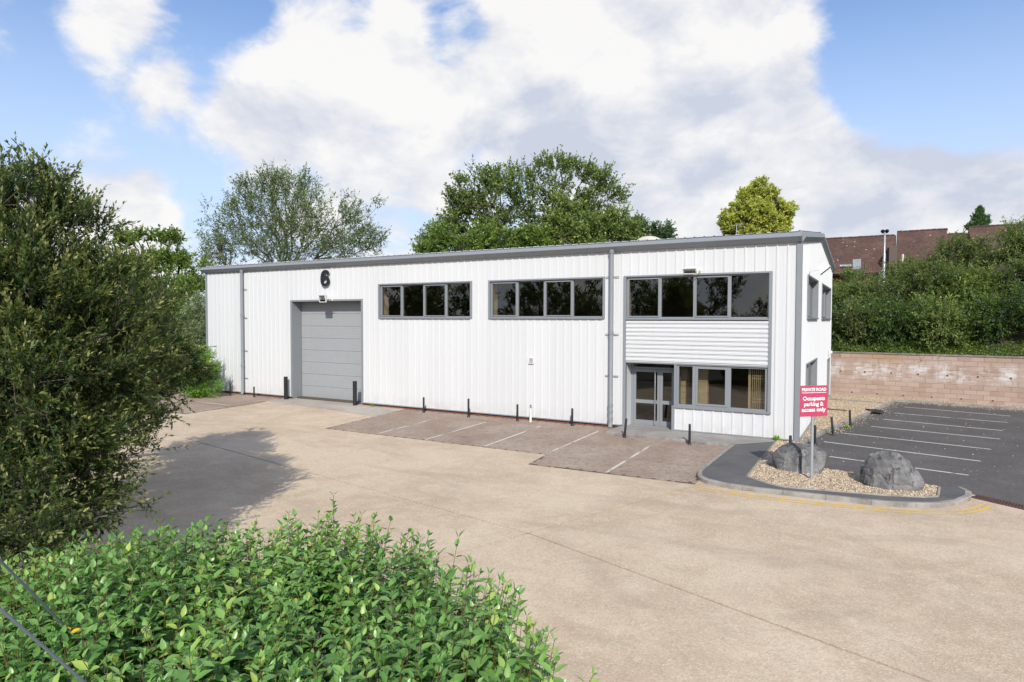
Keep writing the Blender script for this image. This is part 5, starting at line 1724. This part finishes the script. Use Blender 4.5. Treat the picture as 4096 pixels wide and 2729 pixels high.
bollard(-27.33, -.72, .66, .042, (0, 0), 'thin black bollard nearest the left end of the white wall')
bollard(-25.69, -.55, .55, .040, (0, 0), 'short thin black bollard between the left downpipe and the loading door')
bollard(-23.62, -.30, 1.13, .098, (0, 0), 'thick black bollard left of the loading door', True)
bollard(-19.02, -.26, 1.13, .098, (0, 0), 'thick black bollard right of the loading door', True)
bollard(-14.77, -.56, .68, .042, (0, 0), 'thin black bollard under the left upper window')
bollard(-12.39, -.66, .78, .042, (0, 0), 'tallest thin black bollard, between the two left upper windows')
bollard(-10.16, -.52, .68, .042, (0, 0), 'thin black bollard just left of the white standpipe')
bollard(-7.81, -.46, .68, .042, (0, 0), 'thin black bollard between the standpipe and the right downpipe')
bollard(-5.24, -1.82, .68, .040, (.085, 0), 'leaning black bollard in front of the entrance door')
bollard(-3.01, -1.90, .68, .040, (0, 0), 'thin black bollard in front of the low cladding by the entrance')
bollard(.05, -2.37, .66, .040, (0, 0), 'black bollard half hidden behind the left boulder')
bollard(.51, .07, .66, .040, (0, 0), 'black bollard right behind the signpost')
bollard(.91, 2.35, .66, .040, (-.10, 0), 'leaning black bollard at the car park kerb, nearer one')
bollard(1.36, 4.60, .66, .040, (-.05, 0), 'farthest black bollard along the car park kerb')

sp_ = empty('standpipe', (-9.6, -.46, 0))
tag(sp_, 'white standpipe with a small tap against the white wall', 'standpipe')
MB().tube([(0, 0, 0), (0, 0, .56)], .048, 12).build('sleeve', MAT['white_plastic'], sp_, smooth=.7)
MB().tube([(0, 0, .56), (0, 0, .64), (0, 0, .655)], [.036, .036, .02], 10).tube([(0, 0, .61), (.07, -.03, .61), (.085, -.035, .57)], .014, 8).build('tap', MAT['galvanised'], sp_, smooth=.7)
MB().tube([(0, 0, .65), (0, 0, .685)], [.028, .034], 10).build('cap', MAT['rust'], sp_)

# red sign
sg = empty('road_sign', (.88, -5.18, .05), math.radians(43))
tag(sg, 'red PRIVATE ROAD sign on a grey post in the gravel', 'sign')
MB().tube([(0, .035, 0), (0, .035, 2.36)], .038, 14).build('post', MAT['sign_grey'], sg, smooth=.7)
MB().box(-.395, .395, -.006, 0, 1.60, 2.37).build('panel', MAT['sign_red'], sg)
MB().box(-.30, .30, .0, .02, 1.78, 1.80).box(-.30, .30, .0, .02, 2.18, 2.20).build('rail', MAT['sign_grey'], sg)
for txt, sz, z, wd_ in (('PRIVATE ROAD', .105, 2.235, .70), ('Occupants', .135, 2.005, .63), ('parking &', .135, 1.865, .56), ('access only', .135, 1.725, .69)):
    me = text_mesh(txt, sz, .001, .0048 if sz > .12 else .0042)
    xs = [v.co.x for v in me.vertices]
    kx = wd_ / (max(xs) - min(xs)); cxm = (max(xs) + min(xs)) / 2
    for v in me.vertices:
        v.co.x = (v.co.x - cxm) * kx
    me.materials.append(MAT['sign_white'])
    inst('lettering', me, (0, -.0085, z), sg, rot=(math.pi / 2, 0, 0))
MB().box(-.35, .35, -.0095, -.007, 2.185, 2.198).build('underline', MAT['sign_white'], sg)


# boulders: faceted hulls, fractured and roughened
from mathutils import noise as mn


def boulder(loc, pts_, seed, label):
    bm = bmesh.new()
    for p in pts_:
        bm.verts.new(p)
    bmesh.ops.convex_hull(bm, input=bm.verts)
    for v in [v for v in bm.verts if not v.link_faces]:
        bm.verts.remove(v)
    bmesh.ops.triangulate(bm, faces=bm.faces)
    bmesh.ops.bevel(bm, geom=list(bm.edges), offset=.022, segments=1, affect='EDGES')
    for it in range(4):
        bmesh.ops.subdivide_edges(bm, edges=[e for e in bm.edges if e.calc_length() > .045], cuts=1, use_grid_fill=True)
        bmesh.ops.triangulate(bm, faces=[f for f in bm.faces if len(f.verts) > 3])
    bm.normal_update()
    off = Vector((seed * 3.1, seed * 1.7, seed))
    nn = {v: v.normal.copy() for v in bm.verts}
    for v in bm.verts:
        d = mn.fractal(v.co * 2.2 + off, .9, 2.1, 6) * .028 + mn.fractal(Vector((v.co.x * 9, v.co.y * 9, v.co.z * 2.2)) + off, .8, 2, 4) * .008
        r = abs(mn.noise(v.co * 3.1 + off * 2))
        d -= max(0, .10 - r) * .22
        led = mn.noise(Vector((v.co.x * 1.5, v.co.y * 1.5, v.co.z * 5.5 + v.co.x * 1.2)) + off)
        d += (round(led * 3) / 3 - led) * .03
        c_ = mn.cell(v.co * 4.3 + off)
        d += c_ * .012
        v.co += nn[v] * d
    me = bpy.data.meshes.new('boulder')
    bm.to_mesh(me); bm.free()
    me.materials.append(MAT['boulder'])
    me.polygons.foreach_set('use_smooth', [True] * len(me.polygons))
    me.set_sharp_from_angle(angle=math.radians(38))
    o = bpy.data.objects.new('boulder', me)
    o.location = loc
    link(o)
    tag(o, label, 'boulder', 'grey boulders on the gravel')


boulder((.50, -4.05, .05), [(-.66, -.30, .42), (-.70, -.20, .15), (-.55, -.42, .02), (-.05, -.62, -.10), (.02, -.60, .45), (.50, -.42, -.05), (.62, -.1, .30), (.60, .0, .52), (.35, -.38, .60), (-.10, -.30, .70), (-.25, .05, .74), (.35, .2, .66), (-.60, .1, .52), (-.5, .5, .1), (.5, .5, .1), (.1, .55, .5), (-.62, -.25, .05), (.05, -.45, .66)], 3.0, 'blocky grey boulder behind the signpost')
boulder((2.55, -4.85, .05), [(-.64, -.12, .10), (-.62, .0, .46), (-.42, -.05, .78), (-.16, -.02, .87), (.18, -.05, .83), (.44, .0, .62), (.60, -.05, .42), (.70, -.18, .20), (.64, -.26, -.04), (.36, -.48, -.10), (-.05, -.56, .0), (-.50, -.38, .05), (-.52, -.32, .34), (.30, -.48, .30), (.55, .35, .1), (-.3, .45, .5), (-.55, .35, .1), (.25, .4, .45), (.05, -.50, .38), (-.30, -.36, .58), (.50, -.38, .26)], 8.0, 'slanting grey boulder at the right end of the gravel')

# folded rubber sheet on the car park kerb
rgx, rgy = np.meshgrid(np.linspace(0, 1, 24), np.linspace(0, 1, 14))
for nm, off, rz, sc_ in (('a', (1.98, 8.75, .0), .2, (.42, .9)),):
    rz0 = .04 + .05 * np.abs(np.sin(rgx * 6.0 + rgy)) + .04 * np.sin(rgy * 5 + 1) ** 2
    top_ = np.stack([rgx * .50 + .06 * np.sin(rgy * 4), rgy * 1.0, rz0 + .03], -1).reshape(-1, 3)
    bot_ = top_ - np.array([0, 0, .03])
    q = np.array([[j * 24 + i, j * 24 + i + 1, (j + 1) * 24 + i + 1, (j + 1) * 24 + i] for j in range(13) for i in range(23)])
    V = np.concatenate([top_, bot_]); Q = np.concatenate([q, q[:, ::-1] + len(top_)])
    rim_ = [(i, i + 1) for i in range(23)] + [(13 * 24 + i, 13 * 24 + i + 1) for i in range(23)] + [(j * 24, j * 24 + 24) for j in range(13)] + [(j * 24 + 23, j * 24 + 47) for j in range(13)]
    Q = np.concatenate([Q, np.array([[a, b, b + len(top_), a + len(top_)] for a, b in rim_])])
    o = np_mesh('rubber_mat', V, Q, MAT['rubber'], smooth=True)
    o.location = off
    o.rotation_euler = (0, 0, rz)
    tag(o, 'crumpled black rubber mat lying on the car park kerb', 'mat')
o = MB().bbox(0, .95, -.10, .10, .07, .125, .008).build('timber_board', MAT['rust']); o.location = (.12, 9.0, 0); o.rotation_euler = (0, .02, -.1)
tag(o, 'weathered board lying on the gravel beside the gable', 'board')
o = MB().bbox(0, 2.5, -.05, .05, .05, .13, .008).build('concrete_edging', MAT['kerb']); o.location = (.1, 13.1, 0); o.rotation_euler = (0, 0, -.18)
tag(o, 'low concrete edging crossing the gravel near the back wall', 'edging')
o = MB().prism([(-.25, -.12), (.2, -.16), (.26, .1), (-.1, .16)], .09, .13).build('stone_slab', MAT['kerb']); o.location = (-.28, -3.9, 0)
tag(o, 'flat broken slab lying left of the blocky boulder', 'slab')


# weeds
def weed(x, y, z, s, seed, label):
    rg = np.random.default_rng(seed)
    root = empty('weed', (x, y, z)); tag(root, label, 'weed', 'small weeds')
    n = 60
    a = rg.uniform(0, 6.28, n); el = rg.uniform(.2, 1.4, n)
    D = np.stack([np.cos(a) * np.cos(el), np.sin(a) * np.cos(el), np.sin(el)], -1)
    V, Q, t_ = leaf_quads(D * rg.uniform(.0, .7, (n, 1)) * s, D, s * rg.uniform(.35, .8, n), s * .28, rg, rg.uniform(.2, 1, n))
    np_mesh('leaves', V, Q, MAT['leaf_bright'], root, tint=t_)


weed(-.62, -.12, .09, .16, 1, 'small green weed at the foot of the warehouse corner trim')
weed(-18.05, -.12, .005, .12, 2, 'small weed at the wall foot right of the loading door')
weed(1.25, 4.2, .02, .13, 3, 'small weed in the car park kerb')

# ================================================================== beyond the bank
bt = empty('tiled_building', (4, 42, 0))
tag(bt, 'long building with brown clay tiled roofs stepped along the ridge', 'building')


def tb(mb, name, mat, parent=None):
    o = mb.build(name, mat, parent or bt)
    if parent is None:
        o.location = -bt.location
    return o


def tiled(x0, x1, ry, rz_, ey, ez):
    """front and back slope with thickness; object space laid on the slope so the tile courses run level"""
    sl = math.hypot(ry - ey, rz_ - ez)
    an = math.atan2(rz_ - ez, ry - ey)
    o = MB().box(0, x1 - x0, 0, sl, -.12, 0).build('roof', MAT['clay_tiles'], bt)
    o.location = Vector((x0, ey, ez)) - bt.location
    o.rotation_euler = (an, 0, 0)
    o2 = MB().box(0, x1 - x0, 0, sl, -.12, 0).build('roof', MAT['clay_tiles'], bt)
    o2.location = Vector((x1, 2 * ry - ey, ez)) - bt.location
    o2.rotation_euler = (an, 0, math.pi)
    rt_me = None
    x = x0 + .02
    while x < x1 - .3:
        rt = MB().tube([(0, 0, 0), (.40, 0, .012)], .10, 8)
        if rt_me is None:
            r_ = rt.build('ridge_tile', MAT['clay_tiles'], o)
            rt_me = r_.data
        else:
            r_ = inst('ridge_tile', rt_me, (0, 0, 0), o)
        r_.location = (x - x0, sl, -.02 + random.uniform(-.012, .02))
        x += .42
    tb(MB().box(x0 + .1, x1 - .1, ey + .5, 2 * ry - ey - .5, 0, ez + .25), 'wall', MAT['brick_red'])
    tb(MB().add([(x0 + .06, ey + .3, ez + .1), (x0 + .06, 2 * ry - ey - .3, ez + .1), (x0 + .06, ry, rz_ - .12)], [(0, 1, 2)]).add([(x1 - .06, ey + .3, ez + .1), (x1 - .06, 2 * ry - ey - .3, ez + .1), (x1 - .06, ry, rz_ - .12)], [(0, 1, 2)]), 'gable', MAT['brick_red'])
    tb(MB().box(x0, x1, ey - .12, ey - .02, ez - .18, ez - .06), 'eaves_gutter', MAT['black_paint'])


tiled(-9.0, 3.30, 45.0, 11.69, 40.6, 8.1)
tiled(3.36, 7.08, 45.0, 11.97, 40.1, 7.95)
tiled(7.12, 8.58, 45.0, 11.52, 40.6, 8.0)
tiled(8.64, 24.0, 45.0, 12.03, 40.2, 8.0)
tb(MB().box(2.75, 3.34, 40.2, 43.3, 8.0, 10.2).add([(2.75, 40.2, 10.2), (3.34, 40.2, 10.2), (3.34, 43.3, 10.55), (2.75, 43.3, 10.55)], [(0, 1, 2, 3)]), 'shadow_step', MAT['dark_interior'])  # dark box added to stand in for the shadow where the roofs step
fl = tb(MB().tube([(3.75, 41.0, 8.5), (3.75, 41.0, 9.6)], .09, 10), 'flue', MAT['white_plastic'])
tb(MB().tube([(3.75, 41.0, 8.55), (3.75, 41.0, 8.62)], .28, 12), 'flue_collar', MAT['galvanised'], fl)
ev = empty('extract_unit', (-.05, 39.6, 8.35)); tag(ev, 'grey metal extract box with a horizontal duct before the tiled roof', 'vent unit')
MB().box(.15, .75, -.3, .3, 0, .85).build('box', MAT['galvanised'], ev)
MB().tube([(-.85, 0, .32), (.16, 0, .32)], .15, 12).build('duct', MAT['galvanised'], ev, smooth=.7)
gr_ = empty('guard_rail', (1.0, 37.4, 7.6)); tag(gr_, 'rusty thin guard rail in front of the tiled roof', 'railing')
for k in range(4):
    MB().tube([(k * .62, 0, 0), (k * .62, 0, 1.15)], .018, 5).build('post', MAT['rust'], gr_)
for z in (.55, 1.12):
    MB().tube([(0, 0, z), (1.86, 0, z)], .014, 5).build('rail', MAT['rust'], gr_)
lp = empty('lamp_post', [(2.4, 35.0, 7.27, 0)][0][:3]); tag(lp, 'slim grey lamp post rising in front of the tiled roofs', 'lamp post')
lp.location.z = 5.0
MB().tube([(0, 0, 0), (0, 0, 4.2), (0, 0, 4.25), (0, 0, 5.95)], [.11, .10, .075, .07], 10).build('pole', MAT['galvanised'], lp, smooth=.7)
for s_ in (-1, 1):
    MB().tube([(0, 0, 5.9), (s_ * .16, 0, 5.95)], .03, 6).build('arm', MAT['galvanised'], lp)
    MB().tube([(s_ * .10, -.12, 5.85), (s_ * .16, -.02, 5.92), (s_ * .20, .14, 5.98)], [.15, .14, .07], 10).build('lamp_head', MAT['black_paint'], lp, smooth=.7)
